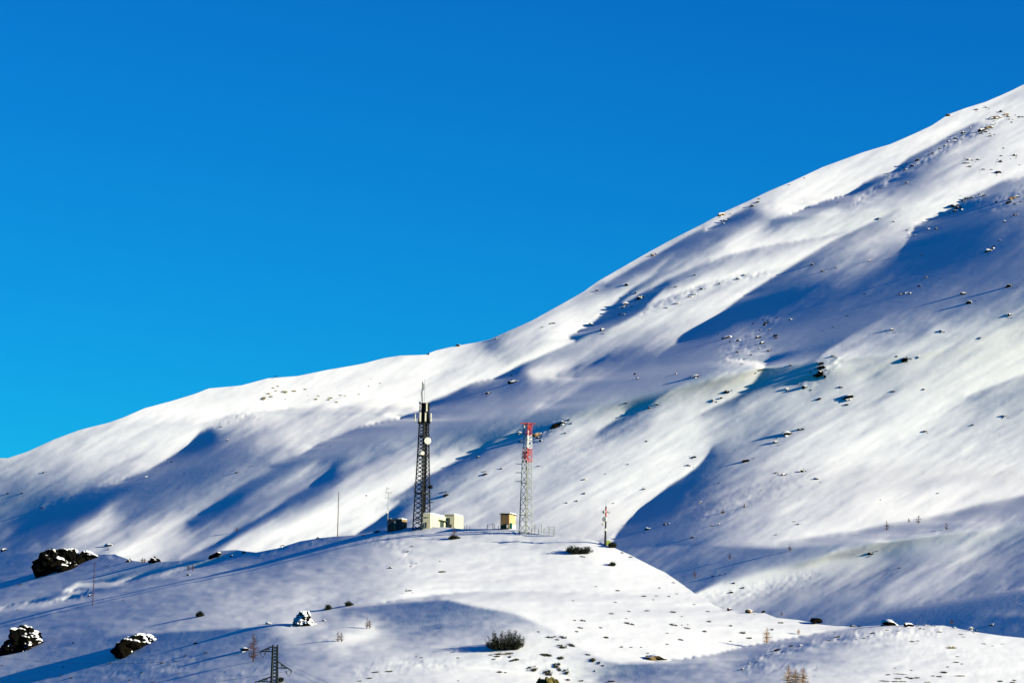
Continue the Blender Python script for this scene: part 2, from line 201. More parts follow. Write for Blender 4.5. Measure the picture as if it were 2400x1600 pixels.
def diffuse(E, S, P, u0, v0, nu, nv, st):
    import numpy as np
    A = np.zeros((nv, nu)); W = np.zeros((nv, nu))
    def put(u, v, t, w=1.0):
        y = (v-v0)/st; x = (u-u0)/st; i = int(math.floor(y)); j = int(math.floor(x))
        if 0 <= i < nv-1 and 0 <= j < nu-1:
            y -= i; x -= j
            for a, b, k in ((0, 0, (1-x)*(1-y)), (0, 1, x*(1-y)), (1, 0, (1-x)*y), (1, 1, x*y)):
                A[i+a, j+b] += t*w*k; W[i+a, j+b] += w*k
    def walk(pts, fn):
        n = len(pts)
        for k in range(n-1):
            (x0, y0), (x1, y1) = pts[k], pts[k+1]
            L = max(math.hypot(x1-x0, y1-y0), 1e-6); m = max(2, int(L/(st*0.6)))
            for q in range(m):
                f = q/m
                fn(x0+(x1-x0)*f, y0+(y1-y0)*f, (y1-y0)/L, -(x1-x0)/L, k, f)
    for pts, a, b in E:
        a = seq(a, len(pts)); b = seq(b, len(pts))
        def fn(x, y, nx, ny, k, f):
            ta = a[k]+(a[k+1]-a[k])*f; tb = b[k]+(b[k+1]-b[k])*f
            for r in (0.75, 1.3):
                put(x+nx*st*r, y+ny*st*r, ta); put(x-nx*st*r, y-ny*st*r, tb)
        walk(pts, fn)
    for pts, a in S:
        a = seq(a, len(pts))
        walk(pts, lambda x, y, nx, ny, k, f: put(x, y, a[k]+(a[k+1]-a[k])*f))
    for it in P.split():
        u, v, t = (float(q) for q in it.split(','))
        put(u, v, t, .012)
    pyr = [(A, W)]
    while min(pyr[-1][0].shape) > 6:
        a, w = pyr[-1]
        h, l = (a.shape[0]+1)//2*2, (a.shape[1]+1)//2*2
        a2 = np.zeros((h, l)); w2 = np.zeros((h, l)); a2[:a.shape[0], :a.shape[1]] = a; w2[:w.shape[0], :w.shape[1]] = w
        f = lambda q: q[0::2, 0::2]+q[1::2, 0::2]+q[0::2, 1::2]+q[1::2, 1::2]
        pyr.append((f(a2), f(w2)))
    x = None
    for lv, (a, w) in reversed(list(enumerate(pyr))):
        m = w > 0; c = np.where(m, a/np.where(m, w, 1), 0)
        k = np.where(m, np.minimum(w*40*4**lv, 1e3), 0); k = np.where(w > .12, 1e3, k)
        if x is None:
            x = np.full(a.shape, c[m].mean() if m.any() else .5)
        else:
            x = np.repeat(np.repeat(x, 2, 0), 2, 1)[:a.shape[0], :a.shape[1]]
        for _ in range(80):
            p = np.pad(x, 1, mode='edge')
            x = (p[:-2, 1:-1]+p[2:, 1:-1]+p[1:-1, :-2]+p[1:-1, 2:])/4
            x = (x+k*c)/(1+k)
    for _ in range(1):
        p = np.pad(x, 1, mode='edge')
        x = x*.4+(p[:-2, 1:-1]+p[2:, 1:-1]+p[1:-1, :-2]+p[1:-1, 2:])*.15
    return x

def sfs(I, q0, L, u0, v0, st, lam=.0015, eps=.0, gmin=1.0, kap=.05, DMP=1.0, K0=30, KR=.6, plan=((4, 14, 80), (2, 6, 50), (1, 5, 50))):
    """surface (log distance q on a grid) whose slope faces the sun as strongly as I says, staying near q0.
    Damped Gauss-Newton steps, each solved by conjugate gradients, coarse grid first."""
    import numpy as np
    def grad(q, h):
        gx = np.zeros_like(q); gy = np.zeros_like(q)
        gx[:, :-1] = (q[:, 1:]-q[:, :-1])/h; gy[:-1] = -(q[1:]-q[:-1])/h
        return gx, gy
    def gradT(tx, ty, h):
        d = np.zeros_like(tx)
        d[:, :-1] -= tx[:, :-1]; d[:, 1:] += tx[:, :-1]
        d[:-1] += ty[:-1]; d[1:] -= ty[:-1]
        return d/h
    lx, ly, lz = L
    NV, NU = I.shape
    D = None
    for (s, ngn, ncg) in plan:
        nv, nu = (NV+s-1)//s, (NU+s-1)//s
        pad = lambda a: np.pad(a, ((0, nv*s-NV), (0, nu*s-NU)), mode='edge').reshape(nv, s, nu, s).mean((1, 3))
        Ic, qc = pad(I), pad(q0)
        h = st*s/9000.0
        X = ((u0+(np.arange(nu)*s+(s-1)/2)*st)-1200)/9000.0; Y = (800-(v0+(np.arange(nv)*s+(s-1)/2)*st))/9000.0
        X, Y = np.meshgrid(X, Y)
        ax, ay = lx+lz*X, ly+lz*Y
        if D is None:
            d = np.zeros((nv, nu))
        else:
            yi = np.clip((np.arange(nv)+.5)/2-.5, 0, D.shape[0]-1); xi = np.clip((np.arange(nu)+.5)/2-.5, 0, D.shape[1]-1)
            y0 = np.minimum(yi.astype(int), D.shape[0]-2); x0 = np.minimum(xi.astype(int), D.shape[1]-2)
            fy = (yi-y0)[:, None]; fx = (xi-x0)[None]
            d = (D[y0][:, x0]*(1-fx)+D[y0][:, x0+1]*fx)*(1-fy)+(D[y0+1][:, x0]*(1-fx)+D[y0+1][:, x0+1]*fx)*fy
        gx0, gy0 = grad(qc, h); gx0[:, -1] = gx0[:, -2]; gy0[-1] = gy0[-2]
        n00 = gx0**2+gy0**2+1
        for g in range(ngn):
            lm = lam*4/n00*(max(1.0, K0*KR**g) if D is None else 1.0)
            dx, dy = grad(d, h)
            gx, gy = gx0+dx, gy0+dy
            m = 1+X*gx+Y*gy
            n = np.sqrt(gx*gx+gy*gy+m*m)
            act = (ax*gx+ay*gy+lz)/n
            r = Ic-act
            w = 1/(.35+np.clip(Ic, 0, 1)*2.2)
            w[:, -1] = 0; w[-1] = 0
            r = np.clip(r, -.4, .4)*w
            jx = (ax-act*(gx+X*m)/n)/n*w; jy = (ay-act*(gy+Y*m)/n)/n*w
            kk = kap*(gy < gmin)/n
            b = gradT(jx*r-lm*dx, jy*r-lm*dy+kk*(gmin-gy), h)-eps*d
            dmp = DMP*lm
            def op(x):
                x1, y1 = grad(x, h)
                k = jx*x1+jy*y1
                return gradT(jx*k+(lm+dmp)*x1, jy*k+(lm+dmp+kk)*y1, h)+(eps+1e-9)*x
            diag = 2*((jx*jx+lm+dmp)+(jy*jy+lm+dmp+kk))/h/h+eps
            x = np.zeros_like(d); rr = b.copy(); z = rr/diag; p = z; rz = (rr*z).sum()
            for c in range(ncg):
                Ap = op(p); al = rz/((p*Ap).sum()+1e-30)
                x = x+al*p; rr = rr-al*Ap
                z = rr/diag; rz2 = (rr*z).sum(); p = z+rz2/(rz+1e-30)*p; rz = rz2
            d = d+x
        D = d
    return q0+D, act
# ---------------------------------------------------------------- materials
def mat(name, col, rough=.7, metal=0.0, noise=None, bump=None, spec=.3):
    m = bpy.data.materials.new(name); m.use_nodes = True
    n = m.node_tree.nodes; l = m.node_tree.links; b = n['Principled BSDF']
    b.inputs['Base Color'].default_value = (*col, 1); b.inputs['Roughness'].default_value = rough; b.inputs['Metallic'].default_value = metal
    b.inputs['Specular IOR Level'].default_value = spec
    tc = n.new('ShaderNodeTexCoord')
    if noise:
        sc, col2, lo, hi = noise
        t = n.new('ShaderNodeTexNoise'); t.inputs['Scale'].default_value = sc; t.inputs['Detail'].default_value = 6; t.inputs['Roughness'].default_value = .6
        l.new(tc.outputs['Object'], t.inputs['Vector'])
        r = n.new('ShaderNodeValToRGB'); r.color_ramp.elements[0].position = lo; r.color_ramp.elements[1].position = hi
        r.color_ramp.elements[0].color = (*col, 1); r.color_ramp.elements[1].color = (*col2, 1)
        l.new(t.outputs['Fac'], r.inputs[0]); l.new(r.outputs[0], b.inputs['Base Color'])
    if bump:
        sc, st, ds = bump
        t = n.new('ShaderNodeTexNoise'); t.inputs['Scale'].default_value = sc; t.inputs['Detail'].default_value = 5
        l.new(tc.outputs['Object'], t.inputs['Vector'])
        bp = n.new('ShaderNodeBump'); bp.inputs['Strength'].default_value = st; bp.inputs['Distance'].default_value = ds
        l.new(t.outputs['Fac'], bp.inputs['Height']); l.new(bp.outputs[0], b.inputs['Normal'])
    return m

def snow_material(name, big, small, hb, hs, stretch):
    """wind-packed snow: a fine grain plus long low drifts"""
    m = bpy.data.materials.new(name); m.use_nodes = True
    n = m.node_tree.nodes; l = m.node_tree.links; b = n['Principled BSDF']
    b.inputs['Base Color'].default_value = (.86, .86, .84, 1); b.inputs['Roughness'].default_value = .75; b.inputs['Specular IOR Level'].default_value = .15
    g = n.new('ShaderNodeTexCoord')
    mp = n.new('ShaderNodeMapping'); mp.inputs['Scale'].default_value = stretch; mp.inputs['Rotation'].default_value = (0, 0, .5)
    l.new(g.outputs['Object'], mp.inputs[0])
    t1 = n.new('ShaderNodeTexNoise'); t1.inputs['Scale'].default_value = 1/big; t1.inputs['Detail'].default_value = 5; t1.inputs['Roughness'].default_value = .5
    t2 = n.new('ShaderNodeTexNoise'); t2.inputs['Scale'].default_value = 1/small; t2.inputs['Detail'].default_value = 4; t2.inputs['Roughness'].default_value = .6
    l.new(mp.outputs[0], t1.inputs['Vector']); l.new(g.outputs['Object'], t2.inputs['Vector'])
    b1 = n.new('ShaderNodeBump'); b1.inputs['Distance'].default_value = hb; b1.inputs['Strength'].default_value = 1
    b2 = n.new('ShaderNodeBump'); b2.inputs['Distance'].default_value = hs; b2.inputs['Strength'].default_value = 1
    l.new(t1.outputs['Fac'], b1.inputs['Height']); l.new(t2.outputs['Fac'], b2.inputs['Height']); l.new(b1.outputs[0], b2.inputs['Normal'])
    l.new(b2.outputs[0], b.inputs['Normal'])
    return m
M_SNOW_FAR = snow_material('mountain_snow', 9, 2.2, .05, .03, (1, .35, 1))
M_SNOW = snow_material('hill_snow', 2.4, .6, .035, .016, (1, .4, 1))
# ---------------------------------------------------------------- terrain
LC = (SUN.dot(cr), SUN.dot(cu), -SUN.dot(cf))
def facing(t, top=.44):
    t = np.clip(t, 0, 1.08)
    return .003+top*np.interp(t, (0, .1, .2, .3, .4, .5, .65, .8, .9, 1, 1.08), (0, .003, .014, .042, .095, .195, .43, .69, .84, .98, 1.08))
ST = 3
def vnoise(nv, nu, sy, sx, seed, shear=0.0):
    """smooth random field, sx by sy cells wide"""
    rng = np.random.default_rng(seed)
    G = rng.standard_normal((64, 64))
    y, x = np.mgrid[0:nv, 0:nu].astype(float)
    x, y = (x+200)/sx, (y+shear*x+200)/sy
    x0 = np.floor(x).astype(int); y0 = np.floor(y).astype(int); fx = x-x0; fy = y-y0
    fx = fx*fx*(3-2*fx); fy = fy*fy*(3-2*fy)
    g = lambda a, b: G[a % 64, b % 64]
    return (g(y0, x0)*(1-fx)+g(y0, x0+1)*fx)*(1-fy)+(g(y0+1, x0)*(1-fx)+g(y0+1, x0+1)*fx)*fy

MU0, MV0, MNU, MNV = -300, 60, 1000, 550
HU0, HV0, HNU, HNV = -300, 1180, 1000, 215
ym = (800-(MV0+np.arange(MNV)*ST))/9000.0; xm = ((MU0+np.arange(MNU)*ST)-1200)/9000.0
yh = (800-(HV0+np.arange(HNV)*ST))/9000.0
TM = diffuse(EM, SM, PM, MU0, MV0, MNU, MNV, ST)
TH = diffuse(EH, SHS, PH, HU0, HV0, HNU, HNV, ST)
TH *= 1-.22*np.clip((680-(HU0+np.arange(HNU)*ST))/350, 0, 1)[None, :]
# wind-drawn unevenness of the slopes, along the fall line on the mountain, across it on the hill
def rubble(T, U0, V0, pts, rad, amp, seed):
    # broken crust, wind scour and buried stones near a line: strong unevenness at the smallest scale
    nv, nu = T.shape; U = U0+np.arange(nu)*ST; V = (V0+np.arange(nv)*ST)[:, None]
    m = np.zeros(T.shape)
    for (x0, y0), (x1, y1) in zip(pts[:-1], pts[1:]):
        L2 = (x1-x0)**2+(y1-y0)**2+1e-6; f = np.clip(((U-x0)*(x1-x0)+(V-y0)*(y1-y0))/L2, 0, 1)
        d = np.hypot(U-(x0+f*(x1-x0)), V-(y0+f*(y1-y0))); m = np.maximum(m, np.exp(-(d/rad)**2))
    rng = np.random.default_rng(seed); n = rng.standard_normal(T.shape)
    n = (n+np.roll(n, 1, 1)+.6*np.roll(n, 1, 0))/1.5
    return amp*m*n
def ease(T, U0, V0, pts, rad, n):
    # rounder break of slope along a line
    nv, nu = T.shape; U = U0+np.arange(nu)*ST; V = (V0+np.arange(nv)*ST)[:, None]; m = np.zeros(T.shape)
    for (x0, y0), (x1, y1) in zip(pts[:-1], pts[1:]):
        L2 = (x1-x0)**2+(y1-y0)**2+1e-6; f = np.clip(((U-x0)*(x1-x0)+(V-y0)*(y1-y0))/L2, 0, 1)
        m = np.maximum(m, np.exp(-(np.hypot(U-(x0+f*(x1-x0)), V-(y0+f*(y1-y0)))/rad)**2))
    B = T.copy()
    for _ in range(n):
        p = np.pad(B, 1, mode='edge'); B = (p[:-2, 1:-1]+p[2:, 1:-1]+p[1:-1, :-2]+p[1:-1, 2:]+B*2)/6
    return T*(1-m)+B*m
K_LINE = [(1720, 1277), (1804, 1278), (1872, 1268), (1940, 1256), (2008, 1248), (2076, 1231), (2178, 1215), (2280, 1191), (2400, 1164), (2600, 1130)]
TM = ease(TM, MU0, MV0, K_LINE, 9, 3)
TMn = TM+.036*vnoise(MNV, MNU, 5, 34, 1, .55)+.04*vnoise(MNV, MNU, 2.2, 12, 2, .55)+.018*vnoise(MNV, MNU, 18, 75, 3, .5)+.02*vnoise(MNV, MNU, 1.4, 3, 9, .5)
for k, (pts, rad, amp) in enumerate([([(1500, 735), (1580, 698), (1640, 676), (1720, 655), (1800, 640)], 9, .14), ([(2000, 478), (2110, 405), (2160, 378), (2240, 330), (2300, 308), (2345, 275)], 9, .16),
        ([(2130, 545), (2240, 490), (2300, 462)], 10, .14), ([(1230, 1030), (1262, 1015), (1290, 1000), (1320, 990)], 13, .22), ([(1700, 832), (1790, 780), (1810, 740)], 22, .10),
        ([(1640, 1400), (1720, 1390), (1800, 1370), (1900, 1345)], 22, .09), ([(1610, 1212), (1700, 1190), (1780, 1150), (1880, 1120)], 30, .05), ([(480, 1010), (560, 975), (600, 975)], 7, .10),
        ([(1480, 725), (1440, 735), (1400, 770)], 10, .10), ([(1885, 905), (1925, 880), (1960, 845)], 12, .16), ([(100, 1190), (300, 1130)], 18, .07), ([(2330, 480), (2400, 455)], 16, .14),
        ([(840, 1225), (900, 1175), (1000, 1150), (1060, 1110)], 14, .04), ([(1540, 940), (1510, 955), (1450, 1000), (1340, 1070)], 30, .035), ([(2370, 1395), (2400, 1400)], 22, .14)]):
    TMn += rubble(TM, MU0, MV0, pts, rad, amp, 40+k)
THn = TH+.028*vnoise(HNV, HNU, 2.2, 11, 4, .12)+.018*vnoise(HNV, HNU, 5.5, 34, 5, .1)+.035*vnoise(HNV, HNU, 1.3, 4.5, 6)+.03*np.clip(vnoise(HNV, HNU, 3, 8, 8, .1)-.6, 0, 2)
for k, (pts, rad, amp) in enumerate([([(1750, 1565), (1800, 1530), (1870, 1515), (1960, 1495), (2050, 1485), (2200, 1478)], 13, .13), ([(1780, 1560), (1900, 1570)], 20, .07), ([(855, 1256), (930, 1270), (960, 1320)], 18, .09),
        ([(600, 1300), (700, 1275), (780, 1262)], 8, .12), ([(150, 1383), (165, 1395), (205, 1385), (180, 1398)], 9, .20), ([(0, 1424), (60, 1415), (150, 1402)], 5, .12), ([(240, 1300), (420, 1318)], 8, .10),
        ([(250, 1570), (450, 1555)], 26, .07), ([(500, 1590), (620, 1575)], 20, .06), ([(840, 1570), (1060, 1550)], 22, .06), ([(1160, 1540), (1330, 1570)], 20, .06), ([(2000, 1500), (2400, 1560)], 30, .04)]):
    THn += rubble(TH, HU0, HV0, pts, rad, amp, 70+k)
qm, _ = sfs(facing(TMn), np.log(430/(.23-ym))[:, None]-1.6*xm[None, :], LC, MU0, MV0, ST, lam=.0001, gmin=1.0, kap=.003, DMP=20, K0=300, KR=.9, plan=((16, 60, 80), (8, 90, 120), (4, 60, 100), (2, 14, 80), (1, 7, 60)))
qh, _ = sfs(facing(THn), np.log(96/(.071-yh))[:, None]+np.zeros((HNV, HNU)), LC, HU0, HV0, ST, lam=.0002, gmin=.8, kap=.004, DMP=30, plan=((8, 50, 120), (4, 40, 120), (2, 14, 80), (1, 7, 60)))

def soften(q, n):
    for _ in range(n):
        p = np.pad(q, 1, mode='reflect', reflect_type='odd')
        q = (p[:-2, 1:-1]+2*q+p[2:, 1:-1])/4
        p = np.pad(q, 1, mode='reflect', reflect_type='odd')
        q = (p[1:-1, :-2]+2*q+p[1:-1, 2:])/4
    return q


def near(U0, V0, shape, pts, rad):
    U = U0+np.arange(shape[1])*ST; V = (V0+np.arange(shape[0])*ST)[:, None]; m = np.zeros(shape)
    for (x0, y0), (x1, y1) in zip(pts[:-1], pts[1:]):
        L2 = (x1-x0)**2+(y1-y0)**2+1e-6; f = np.clip(((U-x0)*(x1-x0)+(V-y0)*(y1-y0))/L2, 0, 1)
        m = np.maximum(m, np.exp(-(np.hypot(U-(x0+f*(x1-x0)), V-(y0+f*(y1-y0)))/rad)**2))
    return m
m_ = near(MU0, MV0, qm.shape, K_LINE, 20); qm = qm*(1-m_)+soften(qm, 3)*m_
m_ = near(MU0, MV0, qm.shape, [(1700, 1365), (1804, 1338), (1872, 1328), (1940, 1311), (2008, 1307), (2120, 1300), (2250, 1295)], 16); qm = qm*(1-m_)+soften(qm, 6)*m_

def sample(q, u, v, U0, V0):
    x = np.clip((np.asarray(u)-U0)/ST, 0, q.shape[1]-1.001); y = np.clip((np.asarray(v)-V0)/ST, 0, q.shape[0]-1.001)
    x0 = x.astype(int); y0 = y.astype(int); fx = x-x0; fy = y-y0
    return (q[y0, x0]*(1-fx)+q[y0, x0+1]*fx)*(1-fy)+(q[y0+1, x0]*(1-fx)+q[y0+1, x0+1]*fx)*fy

CR, CU, CF = (np.array(a) for a in (cr, cu, cf))
def sheet(name, q, U0, V0, crest, vbot, du, rows, back, mat_, fine=1.25):
    us = U0+np.arange(q.shape[1])*float(ST)
    top = np.interp(us, *zip(*crest))
    vg = V0+np.arange(q.shape[0])*float(ST)
    V = np.maximum(vg[:, None], top[None])
    Uu = np.broadcast_to(us[None], V.shape)
    D = np.exp(sample(q, Uu, V, U0, V0))
    live = vg[:, None]+ST > top[None]                       # rows that reach below the crest
    # pull the surface over to a rounded crest
    P = D[..., None]*(CR*((Uu-1200)/9000)[..., None]+CU*((800-V)/9000)[..., None]+CF)
    rows_ = [P]
    last = P[0]
    bk = []
    for k, (dy, dz) in enumerate(back):
        last = last+np.array([0, dy, -dz])[None]
        bk.append(last)
    P = np.concatenate([np.stack(bk[::-1])]+rows_, 0)
    R, Cc = P.shape[:2]
    idx = np.arange(R*Cc).reshape(R, Cc)
    F = np.stack([idx[1:, :-1], idx[1:, 1:], idx[:-1, 1:], idx[:-1, :-1]], -1)
    nb = len(back); keep = np.ones(F.shape[:2], bool)
    keep[nb:] = (V[1:, :-1] > V[:-1, :-1]+1e-6) | (V[1:, 1:] > V[:-1, 1:]+1e-6)
    F = F[keep]
    me = bpy.data.meshes.new(name)
    me.vertices.add(R*Cc); me.vertices.foreach_set('co', P.reshape(-1))
    me.loops.add(F.size); me.loops.foreach_set('vertex_index', F.reshape(-1).astype(np.int32))
    me.polygons.add(len(F)); me.polygons.foreach_set('loop_start', np.arange(0, F.size, 4, dtype=np.int32)); me.polygons.foreach_set('loop_total', np.full(len(F), 4, np.int32))
    me.polygons.foreach_set('use_smooth', np.ones(len(F), bool))
    me.update(calc_edges=True); me.materials.append(mat_)
    o = bpy.data.objects.new(name, me); COL.objects.link(o); tag(o, kind='structure')
    return o, P
mountain, PM_ = sheet('mountain', qm, MU0, MV0, SKY, MV0+(MNV-1)*ST, 2.8, 480, [(2, .6), (6, 4), (20, 16), (60, 60), (200, 240), (400, 500)], M_SNOW_FAR)
hill, PH_ = sheet('snowy_hill', qh, HU0, HV0, SH, HV0+(HNV-1)*ST, 2.8, 260, [(.6, .1), (1.5, .5), (4, 2), (10, 8), (30, 30), (60, 50)], M_SNOW)
gb = bpy.data.meshes.new('valley_floor'); gb.from_pydata([(-9000, -3000, -60), (9000, -3000, -60), (9000, 15000, -60), (-9000, 15000, -60)], [], [(0, 1, 2, 3)])
gb.materials.append(M_SNOW_FAR); go = bpy.data.objects.new('valley_floor', gb); COL.objects.link(go); tag(go, kind='structure')
# ---------------------------------------------------------------- helpers
class MB:
    def __init__(s): s.v, s.f, s.m = [], [], []
    def add(s, vs, fs, mi=0):
        n = len(s.v); s.v += [tuple(p) for p in vs]; s.f += [tuple(i+n for i in f) for f in fs]; s.m += [mi]*len(fs)
    def box(s, c, size, rot=None, mi=0):
        c = Vector(c); x, y, z = (q/2 for q in size)
        P = [Vector((a*x, b*y, d*z)) for a in (-1, 1) for b in (-1, 1) for d in (-1, 1)]
        if rot is not None: P = [rot @ p for p in P]
        s.add([c+p for p in P], [(0, 1, 3, 2), (4, 6, 7, 5), (0, 4, 5, 1), (2, 3, 7, 6), (0, 2, 6, 4), (1, 5, 7, 3)], mi)
    def tube(s, pts, r, n=6, mi=0, cap=True):
        pts = [Vector(p) for p in pts]; k = len(pts)
        rr = r if isinstance(r, (list, tuple)) else [r]*k
        rings = []
        for i, p in enumerate(pts):
            t = (pts[min(i+1, k-1)]-pts[max(i-1, 0)]).normalized()
            a = Vector((0, 0, 1)) if abs(t.z) < .9 else Vector((1, 0, 0))
            e1 = t.cross(a).normalized(); e2 = t.cross(e1)
            rings.append([p+(e1*math.cos(2*math.pi*j/n)+e2*math.sin(2*math.pi*j/n))*rr[i] for j in range(n)])
        V = [q for g in rings for q in g]; F = []
        for i in range(k-1):
            for j in range(n):
                F.append((i*n+j, i*n+(j+1) % n, (i+1)*n+(j+1) % n, (i+1)*n+j))
        if cap: F += [tuple(range(n))[::-1], tuple((k-1)*n+j for j in range(n))]
        s.add(V, F, mi)
    def build(s, name, mats, parent=None, smooth=False):
        me = bpy.data.meshes.new(name); me.from_pydata(s.v, [], s.f)
        for m in (mats if isinstance(mats, (list, tuple)) else [mats]): me.materials.append(m)
        if any(s.m): me.polygons.foreach_set('material_index', s.m)
        if smooth: me.polygons.foreach_set('use_smooth', [True]*len(s.f))
        bm = bmesh.new(); bm.from_mesh(me); bmesh.ops.recalc_face_normals(bm, faces=bm.faces); bm.to_mesh(me); bm.free()
        o = bpy.data.objects.new(name, me); COL.objects.link(o)
        if parent: o.parent = parent
        return o
def empty(name, loc, rz=0):
    o = bpy.data.objects.new(name, None); COL.objects.link(o); o.location = loc; o.rotation_euler = (0, 0, rz); o.empty_display_size = .5
    return o
def inst(me, name, parent=None, loc=(0, 0, 0), rot=(0, 0, 0), sc=(1, 1, 1)):
    o = bpy.data.objects.new(name, me); COL.objects.link(o); o.location = loc; o.rotation_euler = rot; o.scale = sc
    if parent: o.parent = parent
    return o

def crest_v(u, tab): return float(np.interp(u, *zip(*tab)))
def dist(u, v, where=None):
    if where is None: where = 'hill' if v > crest_v(u, SH)-1 else 'mtn'
    if where == 'hill': return float(np.exp(sample(qh, [u], [max(v, crest_v(u, SH)+1)], HU0, HV0))[0])
    return float(np.exp(sample(qm, [u], [max(v, crest_v(u, SKY)+2)], MU0, MV0))[0])
def at(u, v, where=None):
    """point of the snow seen at (u, v)"""
    return ray(u, v)*dist(u, v, where)
def slope(u, v, where=None):
    a, b, c = at(u-5, v, where), at(u+5, v, where), at(u, v+5, where)
    n = (b-a).cross(a-c)
    if n.z < 0: n = -n
    return n.normalized()

rock_m = mat('dark_rock', (.002, .002, .0018), .95, noise=(1.4, (.012, .009, .004), .45, .85), bump=(2.2, .9, .3), spec=.04)
tan_m = mat('ochre_rock', (.10, .065, .03), .9, noise=(1.2, (.32, .20, .09), .35, .7), bump=(2.2, .8, .25))
cap_m = mat('rock_snow', (.84, .85, .84), .8, bump=(1.1, .4, .15), spec=.1)
wood_d = mat('bark', (.055, .032, .028), .9); wood_g = mat('golden_bark', (.30, .17, .07), .9)
twig_d = mat('twigs', (.11, .06, .05), .9); twig_g = mat('golden_twigs', (.42, .25, .12), .9)
needle = mat('needles', (.004, .009, .004), .8, noise=(3, (.016, .022, .007), .4, .7))
stem_m = mat('brown_stems', (.016, .011, .006), .95, spec=.05)
grass_m = mat('dry_grass', (.022, .020, .004), .9, noise=(4, (.10, .085, .018), .4, .7))
grass_y = mat('yellow_grass', (.22, .19, .05), .9, noise=(4, (.40, .34, .12), .4, .7))

# ---------------------------------------------------------------- rocks
def make_rock(seed, sub=2, lumps=((0, 0, 0, 1),), rough=.32, snow=.45, thick=.06, flat=.8, msnow=None):
    """returns (rock mesh, snow cap mesh): craggy lumps; snow lies where the top faces up or the wind has plastered it"""
    from mathutils import noise
    rng = random.Random(seed); bm = bmesh.new()
    for (x, y, z, r) in lumps:
        g = bmesh.ops.create_icosphere(bm, subdivisions=sub, radius=r*.5)
        off = Vector((rng.random()*9, rng.random()*9, rng.random()*9))
        planes = [(Vector((rng.uniform(-1, 1), rng.uniform(-1, 1), rng.uniform(-.6, 1))).normalized(), rng.uniform(.28, .42)*r) for _ in range(9)]
        for v in g['verts']:
            p = v.co.copy()
            for n, d in planes:
                k = p.dot(n)-d
                if k > 0: p -= n*k
            p += p.normalized()*(noise.noise(p/r*2.4+off)*rough*r*.6+noise.noise(p/r*6+off)*rough*r*.28+(noise.noise(p/r*13+off)*rough*r*.14 if sub > 3 else 0))
            v.co = Vector((p.x+x, p.y+y, p.z*flat+z))
    bm.normal_update()
    caps = [f for f in bm.faces if f.normal.z+.48*noise.noise(f.calc_center_median()*3.1+Vector((seed, 0, 0)))+.40*f.normal.x > snow]
    me = bpy.data.meshes.new('rock'); bm.to_mesh(me)
    cb = bmesh.new(); vm = {}
    acc = {}
    for f in caps:
        for v in f.verts: acc.setdefault(v.index, Vector()); acc[v.index] += f.normal
    border = {}
    for f in caps:
        for e in f.edges: border[e.index] = border.get(e.index, 0)+1
    bv = set()
    for f in caps:
        for e in f.edges:
            if border[e.index] == 1: bv.update(v.index for v in e.verts)
    def gv(v):
        if v.index not in vm:
            n = acc[v.index].normalized(); t = thick*(.12 if v.index in bv else 1.0)
            vm[v.index] = cb.verts.new(v.co+n*t+Vector((0, 0, t*.3)))
        return vm[v.index]
    for f in caps:
        try: cb.faces.new([gv(v) for v in f.verts])
        except ValueError: pass
    for f in cb.faces: f.smooth = True
    cm = bpy.data.meshes.new('snow_cap'); cb.to_mesh(cm); cb.free(); bm.free()
    return me, cm

rocks = [make_rock(10+k, 2, [((0, 0, 0, 1),), ((-.2, 0, 0, .8), (.25, .1, -.05, .6)), ((0, 0, .05, .9), (.35, -.1, -.1, .5), (-.35, .1, -.12, .45)), ((0, 0, 0, 1),), ((-.15, 0, 0, .75), (.2, 0, .1, .7))][k % 5],
                   snow=(.62, .8, .7, .15, .85, .7)[k], flat=(.9, .7, 1.0, .8, .8, .6)[k], rough=.45) for k in range(6)]
rocks_t = []
for k, (a, b) in enumerate(rocks):
    c = a.copy(); a.materials.append(rock_m); c.materials.append(tan_m); b.materials.append(cap_m); rocks_t.append((c, b))

ORD = ['first', 'second', 'third', 'fourth', 'fifth', 'sixth', 'seventh', 'eighth', 'ninth', 'tenth', 'eleventh', 'twelfth', 'thirteenth', 'fourteenth', 'fifteenth',
       'sixteenth', 'seventeenth', 'eighteenth', 'nineteenth', 'twentieth']
def ordn(i, n):
    if n == 1: return ''
    if i == 0: return ', leftmost there'
    if i == n-1: return ', rightmost there'
    if i < n/2: return ', %s from left' % (ORD[i] if i < 20 else 'twenty-'+ORD[i-20])
    j = n-1-i
    return ', %s from right' % (ORD[j] if j < 20 else 'twenty-'+ORD[j-20])

